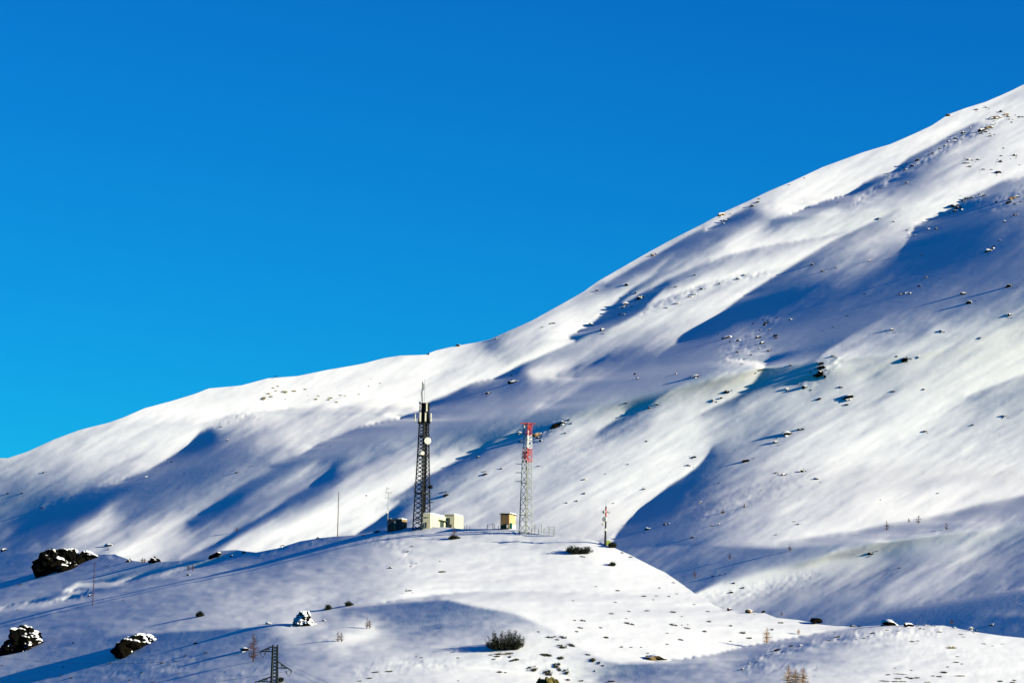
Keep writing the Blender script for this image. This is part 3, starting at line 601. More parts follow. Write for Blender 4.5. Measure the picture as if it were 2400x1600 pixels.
# regions of the mountain and of the near ground, as words a viewer can find
def region_m(u, v):
    if v < crest_v(u, SKY)+14 and u < 2230: return 'on the mountain skyline'
    if 590 < u < 900 and v < 950: return 'on the far slope left of the dark tower'
    if u < 900: return 'on the shaded slope above the left boulders'
    if u < 1330 and 980 < v < 1045: return 'in the outcrop behind the red tower top'
    if u < 1330 and v < 980: return 'on the blue ridge right of the dark tower'
    if u < 1460 and v > 980: return 'on the pale slope between the two masts'
    if 1360 < u < 1560 and v < 790: return 'in the narrow blue hollow under the skyline'
    if 1360 < u < 1800 and v < 740: return 'on the folds above the long blue band'
    if 1690 < u < 1830 and 740 <= v < 860: return 'in the dark cluster of the blue band'
    if u >= 2245 and v < 345: return 'in the top right ridge outcrop'
    if u >= 2110 and v < 420: return 'on the bright upper right face'
    if u >= 2040 and v < 575: return 'along the blue-shaded ridge at upper right'
    if u >= 1890 and v < 700: return 'on the blue face below the upper right ridge'
    if 1830 < u < 1960 and 830 <= v < 925: return 'in the jagged cliff at the shadow tip'
    if u < 1830 and v < 1045: return 'on the slope below the long blue band'
    if u >= 1830 and v < 860: return 'on the right face under the blue band'
    if v < 1000: return 'on the bright right-hand slope'
    if u < 1700 and v > 1045: return 'in the hollow right of the thin mast'
    if v < 1140: return 'in the scattered row on the right slope'
    return 'near the foot of the right slope'
def region_h(u, v):
    if u < 620 and v < 1340: return 'on the left crest near the big boulder'
    if u < 620 and v < 1480: return 'on the shaded left slope by the trail'
    if u < 620: return 'between the lower left boulders and pylon'
    if u < 1130 and v < 1400: return 'on the hilltop slope below the buildings'
    if u < 1130: return 'on the near slope right of the pylon'
    if u < 1340 and v > 1470: return 'on the near mound beside the pine shrub'
    if u < 1440 and v > 1480: return 'along the right edge of the near mound'
    if u < 1500: return 'on the bright slope below the thin mast'
    if u < 1700: return 'on the bright speckled shoulder'
    if u < 1960 and v > 1480: return 'along the shaded bank by the golden larches'
    if u < 1960: return 'on the low crest left of the blue valley'
    if v < 1486: return 'on the lower right knoll crest'
    if v < 1560: return 'in the middle of the lower right knoll'
    return 'along the bottom edge of the lower right knoll'

def nums(s): return [[float(q) for q in it.split(',')] for it in s.split()]
ROCK_M = """2221,271,10,1 2287,258,8 2313,252,8 2337,277,24,1 2325,280,10 2358,270,12,1 2364,274,8 2394,275,12 2327,292,8 2316,301,15,1 2299,308,15 2298,314,9 2310,310,8
2320,320,7 2331,316,5 2274,301,6 2256,313,10 2240,326,10 2239,332,8 2222,333,7 2214,342,6 2205,349,5 2186,360,7 2176,365,5 2164,366,5 2152,376,11 2138,390,10 2122,399,8
2127,428,8 2064,443,5 2271,375,12 2265,383,11 2272,391,8 2291,375,8 2305,398,7 2339,406,13 2343,380,9 2346,366,6 2354,348,5 2377,365,9 2390,387,5 2236,482,15 2246,488,12
2239,495,10 2265,466,10 2277,464,9 2258,471,8 2298,457,7 2306,459,8 2253,493,8 2374,466,16,1 2365,476,14 2384,462,9 2382,478,8 2337,474,6 2394,473,6 2061,513,7 2096,520,4
2176,537,8 2195,537,8 2144,552,6 2125,540,6 1905,620,9 1931,636,9 1961,627,7 2039,612,7 2163,598,6 2316,590,16 2326,584,10 2355,520,8 2382,504,10 2342,564,6 1964,475,4
1848,434,4 1883,418,4 2117,689,16 2132,689,8 2172,651,8 2155,671,8 2258,689,14 2271,710,13 2367,671,14 2365,738,8 2298,792,6 2027,689,6 2090,773,9 2207,777,9 2120,843,14
2130,840,8 2154,837,6 1986,740,5 1853,750,8 1953,767,4 1800,756,14 1795,762,9 1783,773,6 1804,773,6 1776,792,11 1785,805,11 1819,788,12 1818,793,8 1803,822,9 1730,799,10
1728,826,8 1780,817,6 1767,758,5 1761,832,5 1701,793,18 1736,853,5 1853,856,6 1925,852,12 1925,862,16 1923,872,11 1920,879,18 1953,835,8 1885,907,12 1846,912,8 1989,933,20,2
1920,935,9 1971,907,7 2094,917,6 2167,912,5 1879,1006,14 1846,1018,18,2 1819,1036,12 2355,975,8 2279,996,6 2167,1011,7 1748,1081,15 1821,1108,9 1835,1113,10 1882,1105,13
1913,1123,10 1745,1188,7 1694,1202,9 1671,1232,8 1685,1229,6 1622,1260,9 1869,1229,7 1860,1222,5 1818,1253,4 1642,1178,8,2 1627,1071,7 1683,1132,5 2197,1156,6 1785,1149,6
2042,1297,11 2280,1200,5 2064,1171,3 1491,877,8 1494,888,7 1584,877,6 1632,883,12 1541,948,7 1522,956,7 1466,944,4 1514,1034,5 1625,1072,9 1615,1090,8 1509,1146,7 1472,1088,4
1370,1123,6 1415,1110,5 1369,1156,6 1331,1178,5 1351,1174,6 1438,1179,4 1672,939,8 1693,932,8 1703,918,9 1782,867,8 1517,1240,11,2 1564,1228,13 1073,809,8 1002,829,4
1165,794,6,2 1295,758,10 1270,767,4 1201,897,20 1145,922,11 1200,880,5 1308,997,24 1318,992,14,2 1293,1003,9 1257,1020,18,1 1267,1033,8 1262,1026,9 1219,1015,9,2 1221,1034,7
1121,1071,8 1137,1112,10 1178,1098,5 1263,1092,5 1046,1161,12 1011,1177,5 860,1161,4 1468,668,9 1468,713,12,2 1501,699,16 1462,720,8 1453,737,7 1463,737,7 1411,773,10
1387,761,10,2 1646,678,7 1626,690,9 1617,696,8 1587,711,7 1563,721,6 1730,654,7 1745,645,6 1688,665,5 1629,645,6 1585,672,4 1401,681,5 1530,600,10,1 1539,596,6,2 1692,505,15,1
1701,518,9,2 1710,513,5 1696,525,6 1765,483,10 1775,475,9 1781,466,5 557,1107,8 589,1092,5 344,1118,6 534,1031,8 491,1135,5 772,1046,5 517,1001,6 100,1190,5 255,1279,14,2
51,1156,6 19,1156,5 104,1107,5 404,1082,4 646,882,4 2327,1463,10 2110,1330,4 1720,1366,5 1741,1377,7 1714,1388,8 1673,1349,5 1700,1345,4 1690,1346,4"""
GRASS_M = """618,931,10,9 629,921,9,5 635,928,9,5 640,908,8,4 651,904,7,4 667,916,14,8 689,915,12,5 646,915,9,3 715,911,9,4 669,934,4,2 721,926,4,2 746,927,8,3 740,934,9,5
775,931,10,5 770,935,7,5 797,925,8,4 788,941,9,4 809,927,6,3 841,923,8,3 814,931,4,2 864,904,4,3 891,897,4,3 869,888,4,2"""
ROCK_H = """1708,1427,9 1754,1432,14,1 1789,1433,9 1913,1455,24 1822,1524,14 1811,1531,8 1776,1548,6 1739,1568,7 1758,1555,7 1854,1514,9 1878,1512,9 1999,1466,9 2014,1467,5 2068,1466,7
2086,1465,30,2 2131,1467,18,2 2121,1469,7 2149,1467,7 2170,1466,10 2187,1467,5 2237,1471,7 2277,1473,10 2289,1477,6 958,1384,11 914,1331,9 745,1262,10 661,1278,10 884,1247,13,2
852,1255,7 304,1315,14 362,1313,20 504,1303,26 573,1295,10 543,1303,8 8,1290,13 459,1507,9 210,1396,9 444,1347,9,1 575,1524,18,2 1536,1543,34,1 630,1462,11,2 173,1506,4 760,1454,8"""
GRASS_H = """1288,1491,16,6 1300,1490,9,3 1320,1491,20,6 1306,1497,9,4 1339,1509,24,6 1317,1512,26,9 1281,1532,28,7 1315,1539,14,8 1305,1555,14,9 1248,1564,24,8 1171,1572,10,7 1184,1574,6,4
1210,1543,13,6 1157,1543,8,3 1389,1543,14,8 1378,1532,12,4 1404,1551,6,5 1413,1558,8,3 1421,1491,10,7 1408,1469,10,4 1360,1469,12,5 1352,1478,7,5 1366,1452,12,6 1347,1452,6,4
1343,1406,5,4 1433,1436,12,5 1442,1410,8,4 1474,1431,10,4 1468,1448,6,3 1474,1459,28,6 1457,1514,6,4 1479,1515,7,3 1362,1593,9,6 1394,1570,3,3 1433,1594,24,6 1262,1479,10,2
1327,1571,14,8 1331,1590,9,8 1578,1432,22,6 1586,1390,5,3 1568,1396,6,4 1627,1415,6,3 1659,1431,16,4 1578,1364,8,3 1662,1454,9,6 1578,1462,22,6 1598,1443,4,3 1612,1462,3,3
1610,1470,16,5 1598,1463,5,3 1652,1477,8,7 1596,1497,14,5 1564,1508,8,3 1564,1482,7,3 1741,1480,12,8 1756,1493,11,6 1713,1464,6,6 1712,1501,6,3 1830,1457,12,6 1810,1473,5,6
1942,1499,12,5 1961,1491,12,6 1365,1303,14,3 1448,1382,9,5 1509,1395,10,6 1531,1404,6,3 1546,1376,4,4 1538,1395,8,3 1517,1429,9,6 1518,1529,5,3 1503,1515,4,3 1397,1373,5,3
1458,1294,8,3 1478,1304,8,3 2078,1475,8,4 2105,1477,5,4 2164,1472,7,5 2156,1474,4,3 2201,1479,12,5 2252,1485,10,4 2257,1491,9,3 2282,1481,5,3 2138,1501,10,6 2151,1500,8,4
2230,1515,22,9,1 2306,1507,10,4 2326,1512,5,3 2349,1508,10,2 2241,1550,13,4 2254,1554,7,3 2244,1537,8,2 2221,1561,6,3 2212,1573,14,6 2201,1583,12,5 2186,1582,8,4 2250,1582,22,4
2150,1586,12,5 2135,1587,10,6 2126,1585,8,4 2104,1588,14,5 2082,1579,10,4 2108,1578,30,2 2072,1594,24,4 2106,1595,30,4 2173,1597,12,3 2344,1594,10,6 2377,1592,9,4 2373,1597,10,5
2136,1569,5,3 2098,1564,6,2 2025,1494,6,4 2035,1490,5,4 2007,1497,4,3 1964,1490,8,5 880,1573,16,5 912,1571,17,6 866,1587,12,5 843,1594,10,4 658,1592,9,7 976,1537,3,3 988,1539,6,3
1061,1526,8,2 1073,1540,6,3 1074,1594,5,3 1033,1469,3,3 965,1279,7,4 955,1291,7,4 1037,1338,16,5 962,1326,4,3 976,1319,4,3 1031,1314,4,3 911,1261,4,3 46,1368,9,4 288,1405,4,3
295,1386,5,3 575,1324,5,4 41,1428,7,3 258,1553,6,3 148,1561,6,3 380,1552,10,4 398,1556,6,3 434,1535,8,4 413,1548,5,3 332,1574,8,3 167,1586,10,4 357,1597,12,4 304,1592,7,4
418,1576,5,3 5,1557,6,3 142,1582,7,3 482,1528,9,4 250,1325,20,3 1195,1537,6,5 1180,1530,40,6 1165,1536,14,4 1200,1546,10,5 1150,1533,10,3 1284,1574,26,10 1310,1566,14,5"""

tiny = MB(); tiny_s = MB()
def put_rocks(lst, where, region, group):
    items = []
    for it in nums(lst):
        u, v, w = it[:3]; kind = int(it[3]) if len(it) > 3 else 0
        items.append((u, v, w, kind, region(u, v)))
    by = {}
    for i in items:
        if i[2] >= 6: by.setdefault(i[4], []).append(i)
    for k in by: by[k].sort(key=lambda q: (q[0], q[1]))
    for (u, v, w, kind, reg) in items:
        p = at(u, v, where); D = dist(u, v, where); s = w*D/9000*1.4
        rng = random.Random(int(u*7+v*13)); k = rng.randrange(6)
        if kind == 2: k = 3
        me, cm = (rocks_t if kind == 1 else rocks)[k]
        n = slope(u, v, where)
        rz = rng.uniform(-.6, .6)
        if w < 6:
            for a in range(2):
                q = p+Vector((rng.uniform(-.6, .6)*s, 0, 0)); mt = Matrix.Rotation(rng.uniform(0, 3), 3, 'Z')
                (tiny).add([q+mt @ (vv.co*s*rng.uniform(.6, .9)) for vv in me.vertices][:len(me.vertices)], [tuple(f.vertices) for f in me.polygons])
            continue
        for q in range(rng.randrange(1, 6) if (w >= 7 and u > 2040) else (rng.randrange(0, 4) if w >= 7 else 0)):      # stones round the foot of the rock
            du, dv = rng.uniform(-1.5, 1.5)*w, rng.uniform(-.8, .9)*w; ss = s*rng.uniform(.14, .34)
            if v+dv < crest_v(u+du, SKY if where == 'mtn' else SH)+3: continue
            pp = at(u+du, v+dv, where); mt = Matrix.Rotation(rng.uniform(0, 3), 3, 'Z'); m2 = rocks[rng.randrange(6)][0]
            tiny.add([pp+mt @ (vv.co*ss) for vv in m2.vertices], [tuple(f.vertices) for f in m2.polygons])
        o = bpy.data.objects.new('rock', me); COL.objects.link(o)
        o.location = p+Vector((0, 0, s*.02)); o.rotation_euler = (rng.uniform(-.2, .2), rng.uniform(-.2, .2), rz); o.scale = (s, s*rng.uniform(.8, 1.1), s*(.72 if kind != 2 else .62))
        c = bpy.data.objects.new('snow_cap', cm); COL.objects.link(c); c.parent = o
        if kind == 2:
            c.scale = (1.12, 1.12, 1.15)
        L = by[reg]; i = L.index((u, v, w, kind, reg))
        adj = {0: 'dark', 1: 'ochre', 2: 'snow-plastered'}[kind]; size = 'small ' if w < 8.5 else ('large ' if w > 15 else '')
        tag(o, '%s%s rock %s%s' % (size, adj, reg, ordn(i, len(L))), 'rock', group)

def grass_mesh(seed, mt):
    rng = random.Random(seed); b = MB()
    for k in range(9):                       # clods of turf
        a = rng.uniform(0, 6.28); r = math.sqrt(rng.random())*.42; x, y = r*math.cos(a), r*math.sin(a)*.8; s = rng.uniform(.07, .24)
        n = 6; ring = [(x+s*math.cos(j)*rng.uniform(.7, 1.2), y+s*.8*math.sin(j)*rng.uniform(.7, 1.2), -.3) for j in [q*6.283/n for q in range(n)]]
        top = [(x+(px-x)*.7, y+(py-y)*.7, rng.uniform(.15, .45)) for px, py, _ in ring]
        b.add(ring+top, [(j, (j+1) % n, n+(j+1) % n, n+j) for j in range(n)]+[tuple(n+j for j in range(n))])
    for k in range(110):
        a = rng.uniform(0, 6.28); r = math.sqrt(rng.random())*.5; x, y = r*math.cos(a), r*math.sin(a)*.8
        h = rng.uniform(.35, 1.1); lx, ly = rng.uniform(-.09, .09), rng.uniform(-.09, .09); wd = .018
        ca, sa = math.cos(a*3), math.sin(a*3)
        b.add([(x-wd*ca, y-wd*sa, -.1), (x+wd*ca, y+wd*sa, -.1), (x+lx, y+ly, h)], [(0, 1, 2)])
    me = bpy.data.meshes.new('grass'); me.from_pydata(b.v, [], b.f); me.materials.append(mt); return me
grasses = [grass_mesh(50+k, grass_m) for k in range(5)]; grasses_y = [grass_mesh(70+k, grass_y) for k in range(3)]
def put_grass(lst, where, region, group, yellow=False):
    items = []
    for it in nums(lst):
        u, v, w, h = it[:4]; items.append((u, v, w, h, yellow or len(it) > 4, region(u, v)))
    by = {}
    for i in items:
        if i[2] >= 7: by.setdefault(i[5], []).append(i)
    for k in by: by[k].sort(key=lambda q: (q[0], q[1]))
    for (u, v, w, h, yl, reg) in items:
        D = dist(u, v, where); px = D/9000; rng = random.Random(int(u*3+v*17))
        p = at(u, v+h*.35, where); n = slope(u, v, where)
        bank = (1250 < u < 1700 and where == 'hill')
        tilt = math.radians(rng.uniform(25, 42)) if bank and w > 7 and w/h > 1.8 else math.radians(rng.uniform(-6, 10))
        d = at(u+4*math.cos(tilt), v+4*math.sin(tilt), where)-at(u-4*math.cos(tilt), v-4*math.sin(tilt), where)
        d = (d-n*d.dot(n)); d.normalize()
        # keep the long side broadside-on: drop most of the depth part
        d = (Vector((d.x, d.y*.35, d.z)));  d = (d-n*d.dot(n)).normalized(); e = n.cross(d)
        me = (grasses_y if yl else grasses)[rng.randrange(3 if yl else 5)]
        M = Matrix(((d.x, e.x, n.x), (d.y, e.y, n.y), (d.z, e.z, n.z))).to_4x4()
        q_ = .85 if yellow else 1.0; sx, sy, sz = w*px*1.15*q_, max(h*px*2.6*q_, .5), h*px*.62*q_
        M = Matrix.Translation(p) @ M @ Matrix.Diagonal((sx, sy, sz, 1))
        if w < 7:
            tiny_s.add([M @ vv.co for vv in me.vertices], [tuple(f.vertices) for f in me.polygons], 1 if yl else 0); continue
        o = bpy.data.objects.new('grass_patch', me); COL.objects.link(o); o.matrix_world = M
        L = by[reg]; i = L.index((u, v, w, h, yl, reg))
        sh = 'thin' if w/h > 3.5 else ('wide' if w > 15 else ('small' if w < 9.5 else 'ragged'))
        tag(o, '%s %s grass patch %s%s' % (sh, 'yellow' if yl else 'olive', reg, ordn(i, len(L))), 'grass patch', group)

# ---------------------------------------------------------------- plants
def larch(name, u, v, hpx, wpx, label, group, where='hill', gold=False, stems=1, cat='larch', seed=1, dens=1.0):
    p = at(u, v, where); D = dist(u, v, where); H = hpx*D/9000; W = wpx*D/9000
    root = empty(name, p); rng = random.Random(seed)
    tag(root, label, cat, group)
    tm, cm = (wood_g, twig_g) if gold else (wood_d, twig_d)
    for st in range(stems):
        ox = (st-(stems-1)/2)*W*.36; hh = H*(1, .86, .93)[st % 3]; ww = W*(.5 if stems == 1 else .38)
        t = MB(); lean = rng.uniform(-.03, .03)*H
        t.tube([(ox, 0, -.4), (ox+lean*.3, 0, hh*.4), (ox+lean, 0, hh)], [.022*H+.03, .014*H+.02, .01], 7)
        t.build('trunk', tm, root)
        b = MB(); nb = int((110 if hpx > 35 else 60)*dens)
        for k in range(nb):
            f = rng.uniform(.08, .98); z = hh*f; a = rng.uniform(0, 6.283)
            prof = min(1, (1-f)*1.7)*min(1, .45+f*1.8)
            L = ww*prof*rng.uniform(.6, 1.1)+.05; up = rng.uniform(.05, .45)
            x0 = ox+lean*f; d = Vector((math.cos(a), math.sin(a), up)); e = Vector((x0, 0, z))+d*L; e.z -= L*.12
            r = .013*D/700+.004*H*(1-f)
            b.tube([(x0, 0, z), tuple(Vector((x0, 0, z)).lerp(e, .5)+Vector((0, 0, .02*L))), tuple(e)], [r*1.5, r, r*.5], 3, cap=False)
            for q in range(5):
                g = rng.uniform(.25, 1); s0 = Vector((x0, 0, z)).lerp(e, g); dd = Vector((rng.uniform(-1, 1), rng.uniform(-1, 1), rng.uniform(-.3, .9)))*L*.22
                b.tube([tuple(s0), tuple(s0+dd)], [r*.8, r*.4], 3, cap=False)
        b.build('crown', cm, root)
    return root

def pine_shrub(name, u, v, wpx, hpx, label, group, seed, notch=None, brown=.15):
    p = at(u, v); D = dist(u, v); W = wpx*D/9000; H = hpx*D/9000; rng = random.Random(seed)
    root = empty(name, p); tag(root, label, 'shrub', group)
    st, lf = MB(), MB()
    ns = int(40+W*26)
    for k in range(ns):
        x = rng.uniform(-.47, .47); y = rng.uniform(-.5, .5)
        env = (1-(abs(x)*2)**2.6)**.5 if abs(x) < .5 else 0
        if notch: env *= notch(x)
        h = H*env*rng.choice((.45, .6, .8, 1.0, 1.15))*rng.uniform(.85, 1.1)+.05; bx, by = x*W, y*W*.45
        top = Vector((bx+x*W*.16+rng.uniform(-.35, .35), by+rng.uniform(-.4, .4), h)); base = Vector((bx*.72, by, -.2)); mid = base.lerp(top, .5)+Vector((x*W*.1, 0, -.05*h))
        st.tube([base, mid, top], [.035, .02, .008], 4, cap=False)
        for q in range(int(24+h*22)):
            g = rng.uniform(.05, 1.02); c = base.lerp(mid, g*2) if g < .5 else mid.lerp(top, (g-.5)*2)
            L = rng.uniform(.10, .24); a = rng.uniform(0, 6.283); d = Vector((math.cos(a)*.6, math.sin(a)*.6, rng.uniform(.5, 1.1))).normalized()*L
            s = d.cross(Vector((rng.uniform(-1, 1), rng.uniform(-1, 1), .2))).normalized()*rng.uniform(.02, .045)
            c = c+Vector((rng.uniform(-.2, .2), rng.uniform(-.2, .2), 0))
            lf.add([c-s, c+s, c+d+s*.2, c+d-s*.2], [(0, 1, 2, 3)])
    st.build('branches', stem_m, root); o = lf.build('foliage', needle, root)
    return root
# ---------------------------------------------------------------- masts, huts and fences
steel_d = mat('dark_steel', (.008, .011, .012), .7, .1, noise=(1.5, (.018, .02, .018), .4, .7), spec=.15)
steel_g = mat('galvanised_steel', (.26, .28, .25), .6, .1, noise=(1.5, (.38, .40, .34), .4, .7))
steel_p = mat('pylon_steel', (.007, .018, .022), .6, .3)
red_p = mat('red_paint', (.42, .03, .03), .6, noise=(1.2, (.60, .07, .04), .4, .7))
white_p = mat('white_paint', (.72, .72, .66), .6)
cream = mat('cream_plastic', (.78, .74, .58), .5, noise=(.8, (.70, .66, .52), .4, .7))
grey_pl = mat('grey_plastic', (.26, .29, .27), .6)
black_m = mat('black_cable', (.012, .012, .013), .7)
wood = mat('weathered_wood', (.38, .24, .12), .8, noise=(2, (.24, .14, .07), .4, .7))
ply = mat('pale_ply', (.50, .33, .15), .8, noise=(1, (.60, .46, .22), .4, .7))
roof_d = mat('dark_roof', (.05, .035, .035), .8)
navy = mat('navy_sheet', (.035, .055, .075), .6, noise=(1.2, (.02, .03, .04), .4, .7))
tan_s = mat('tan_sheet', (.30, .20, .10), .7, noise=(.8, (.18, .12, .06), .4, .7))
wall_c = mat('cream_wall', (.74, .68, .44), .8, noise=(.7, (.70, .66, .42), .35, .75))
door_d = mat('dark_door', (.03, .05, .04), .6)
green_b = mat('green_cabinet', (.20, .30, .03), .6, noise=(2, (.28, .36, .06), .4, .7))
teal_m = mat('teal_box', (.02, .14, .11), .6)
pole_w = mat('pole_wood', (.09, .05, .035), .9, noise=(3, (.22, .15, .09), .4, .7))
pole_r = mat('reddish_pole', (.06, .02, .018), .8)

def fn_lin(*kn):
    ks, vs_ = zip(*kn); return lambda z: float(np.interp(z, ks, vs_))
def lattice(root, hd, z0, z1, npan, rot, rl, rb, m, mb=None, legs=True, rings=()):
    """four legs and cross-braced faces; hd(z) = distance of a leg from the axis"""
    P = lambda k, z: Vector((hd(z)*math.cos(rot+k*math.pi/2), hd(z)*math.sin(rot+k*math.pi/2), z))
    zs = [z0]
    hs = [hd(z0+(z1-z0)*i/npan)+.3 for i in range(npan)]; tot = sum(hs)
    for h in hs: zs.append(zs[-1]+h/tot*(z1-z0))
    for k in range(4):
        if legs:
            b = MB(); b.tube([P(k, z) for z in zs[::3]+[zs[-1]]], rl, 6); b.build('leg', m, root)
        b = MB()
        for i in range(npan):
            a0, a1, c0, c1 = P(k, zs[i]), P(k, zs[i+1]), P((k+1) % 4, zs[i]), P((k+1) % 4, zs[i+1])
            b.tube([a0, c1], rb, 4, cap=False); b.tube([c0, a1], rb, 4, cap=False)
            if i in rings: b.tube([a0, c0], rb*1.3, 4, cap=False)
        b.build('bracing', mb or m, root)
def platform(root, z, hd, t, m, rot=math.pi/4*0, name='platform'):
    b = MB(); b.box((0, 0, z), (hd*1.414, hd*1.414, t), Matrix.Rotation(math.pi/4, 3, 'Z')); return b.build(name, m, root)
def dish(root, c, r, dep, d, m=cream, name='dish_antenna'):
    d = Vector(d).normalized(); b = MB(); c = Vector(c)
    b.tube([c-d*dep, c-d*dep*.55, c, c+d*dep*.12], [r*.45, r*.97, r, r*.90], 20)
    o = b.build(name, m, root, smooth=False); s = MB(); s.tube([c-d*dep, c-d*(dep+.35)], .07, 6); s.build('bracket', steel_d, o); return o
def panel(root, x, y, z0, z1, wd, m=cream, name='panel_antenna'):
    b = MB(); zc = (z0+z1)/2; h = z1-z0
    b.box((x, y, zc), (wd, .16, h)); b.box((x, y-.10, zc), (wd*.7, .06, h*.96))
    o = b.build(name, m, root); s = MB()
    for q in (.25, .75): s.box((x, y+.2, z0+h*q), (.08, .34, .08))
    s.tube([(x, y+.32, z0-.15), (x, y+.32, z1+.1)], .05, 6); s.build('bracket', steel_d, o); return o

CAMF = Vector((0, -1, 0))
# --- tall dark tower
p = at(988, 1238); PX = dist(988, 1238)/9000
Z = lambda v, b=1237: (b-v)*PX
t1 = empty('telecom_tower', p-Vector((0, 0, .1)))
tag(t1, 'tall dark steel lattice tower with cream dishes between navy shelter and cream huts', 'telecom tower')
hd1 = fn_lin((0, 20.5*PX), (Z(1153), 17*PX), (Z(1065), 13.5*PX), (Z(987), 11*PX), (Z(940), 10.8*PX))
lattice(t1, hd1, -.3, Z(987), 26, -math.pi/2, .135, .062, steel_d)
lattice(t1, hd1, Z(987), Z(942), 5, -math.pi/2, .09, .045, steel_d)
b = MB(); b.box((5.5*PX, .1, (Z(1200)+Z(988))/2), (6.2*PX, .5, Z(988)-Z(1200)))
for k in range(60): b.box((5.5*PX, -.2, Z(1200)+(Z(988)-Z(1200))*k/60), (6.6*PX, .06, .07))
b.build('cable_tray', black_m, t1)
b = MB(); b.tube([(-.2*PX, .3, 0), (-.1*PX, .3, Z(1155))], .17, 8); b.build('cable_bundle', black_m, t1)
for v_, k in ((1153, 1.08), (1065, 1.12), (1019, 1.15)): platform(t1, Z(v_), hd1(Z(v_))*k, .22, steel_d)
b = MB(); b.box((-10*PX, -.3, Z(1216)), (9*PX, 1.2, .14)); b.build('ledge', steel_d, t1)
b = MB(); b.box((-.5*PX, 0, Z(987)), (29*PX, 1.7, .42)); b.box((-1*PX, 0, Z(981)), (27*PX, 1.5, .12))
for q in (-14, -9, -4, 4, 9, 13): b.tube([(q*PX, -.8, Z(988)), (q*PX, -.8, Z(978))], .04, 5)
b.tube([(-15*PX, -.8, Z(978)), (14*PX, -.8, Z(978))], .04, 5)
b.build('work_platform', steel_d, t1)
b = MB()
for k in range(9):
    a = math.pi+k*math.pi/8; b.box((2.5*PX+math.cos(a)*9*PX, math.sin(a)*.75, (Z(985)+Z(943))/2), (1.5*PX, .12, Z(943)-Z(985)))
b.box((2.5*PX, .35, (Z(985)+Z(943))/2), (17*PX, .3, Z(943)-Z(985))); b.box((2.5*PX, 0, Z(942)), (20*PX, 1.7, .16))
b.build('equipment_cage', steel_d, t1)
ax = lambda v: 988+.0218*(1237-v)
for u_, va, vb, wd in ((973.3, 986, 968, 2.6), (984.6, 986, 964, 4.4), (997, 985, 964.5, 4), (1010, 986, 965.5, 3.6), (999.3, 962, 942, 4)):
    panel(t1, (u_-ax(975))*PX, -1.05, Z(va), Z(vb), wd*PX)
for x0, x1 in ((-14, -20), (11, 17)):
    b = MB(); b.tube([(x0*PX, -.7, Z(976)), (x1*PX, -.9, Z(976))], .06, 5); b.build('side_arm', steel_d, t1)
dish(t1, ((1002-ax(1031))*PX, -1.35, Z(1031)), 8.3*PX, .5, (.15, -1, .03)); dish(t1, ((990-ax(1060))*PX, -1.3, Z(1060)), 4.8*PX, .35, (.1, -1, 0))
dish(t1, ((1012-ax(1138))*PX, -.5, Z(1138)), 4.3*PX, .75, (1, -.35, 0), steel_d, 'drum_antenna'); dish(t1, ((984-ax(941))*PX, -.5, Z(941)), 3.2*PX, .3, (-.6, -1, 0), white_p)
b = MB(); xm = (989-ax(915))*PX
b.tube([(xm, 0, Z(945)), (xm, 0, Z(891))], [.10, .07], 8); b.build('mast', steel_d, t1)
b = MB(); b.tube([(xm+5*PX, 0, Z(945)), (xm+5.2*PX, 0, Z(905)), (xm+5*PX, 0, Z(884))], [.045, .035, .025], 5); b.build('whip_antenna', grey_pl, t1)
panel(t1, xm+2.0*PX, -.2, Z(909.5), Z(896), 5*PX, grey_pl, 'box_antenna'); panel(t1, xm-1.0*PX, -.2, Z(926), Z(911.5), 4*PX, grey_pl, 'box_antenna')
b = MB(); b.tube([(-19*PX, 0, Z(1151)), (-19*PX, 0, Z(1127))], .05, 5); b.box((-19.5*PX, 0, Z(1131)), (2*PX, .15, 5*PX)); b.box((-18*PX, 0, Z(1140)), (3*PX, .15, 3*PX)); b.tube([(-20*PX, 0, Z(1147)), (-13*PX, 0, Z(1147))], .05, 5)
b.build('whip_antenna', grey_pl, t1)

# --- red and white tower
p = at(1232, 1247); PX = dist(1232, 1247)/9000
Z2 = lambda v: (1246-v)*PX
t2 = empty('telecom_tower', p); tag(t2, 'red, white and grey lattice tower on the crest right of the brown hut', 'telecom tower')
hd2 = fn_lin((-.5, 16*PX), (Z2(1080), 11.5*PX), (Z2(1015), 9.2*PX), (Z2(989), 9*PX))
for k in range(4):
    a = -math.pi/2+k*math.pi/2
    for va, vb, m in ((1249, 1080, steel_g), (1080, 1048, red_p), (1048, 1017, white_p), (1017, 989, red_p)):
        pts = [(hd2(Z2(v_))*math.cos(a), hd2(Z2(v_))*math.sin(a), Z2(v_)) for v_ in (va, vb)]
        b = MB(); b.tube(pts, .065, 6); b.build('leg', m, t2)
for va, vb, m, n, r in ((1246, 1080, steel_g, 9, .042), (1080, 1048, red_p, 3, .05), (1048, 1017, white_p, 3, .05), (1017, 989, red_p, 2, .05)):
    lattice(t2, hd2, Z2(va), Z2(vb), n, -math.pi/2, .07, r, m, legs=False, rings=(0, 2, 4, 6, 8))
yf = -.9
for va, vb, m, w_ in ((1246, 1080, steel_g, 4.2), (1076, 1052, red_p, 3.6), (1046, 1018, white_p, 4), (1016, 995, cream, 3.6)):
    b = MB(); o_ = .9 if m != steel_g else .6
    b.box((o_*PX, -hd2(Z2(va))*.55, (Z2(va)+Z2(vb))/2), (w_*PX, .3, Z2(vb)-Z2(va)))
    b.build('cable_duct', m, t2)
b = MB(); b.box((0, 0, Z2(989.5)), (36*PX, .2, .09)); b.box((0, 0, Z2(991.5)), (20*PX, 1.2, .12))
b.box((3*PX, -.5, Z2(1000)), (7*PX, .5, 9*PX))
for q in (-17, -10, 10, 17): b.tube([(q*PX, 0, Z2(990)), (q*.45*PX, 0, Z2(998))], .05, 5)
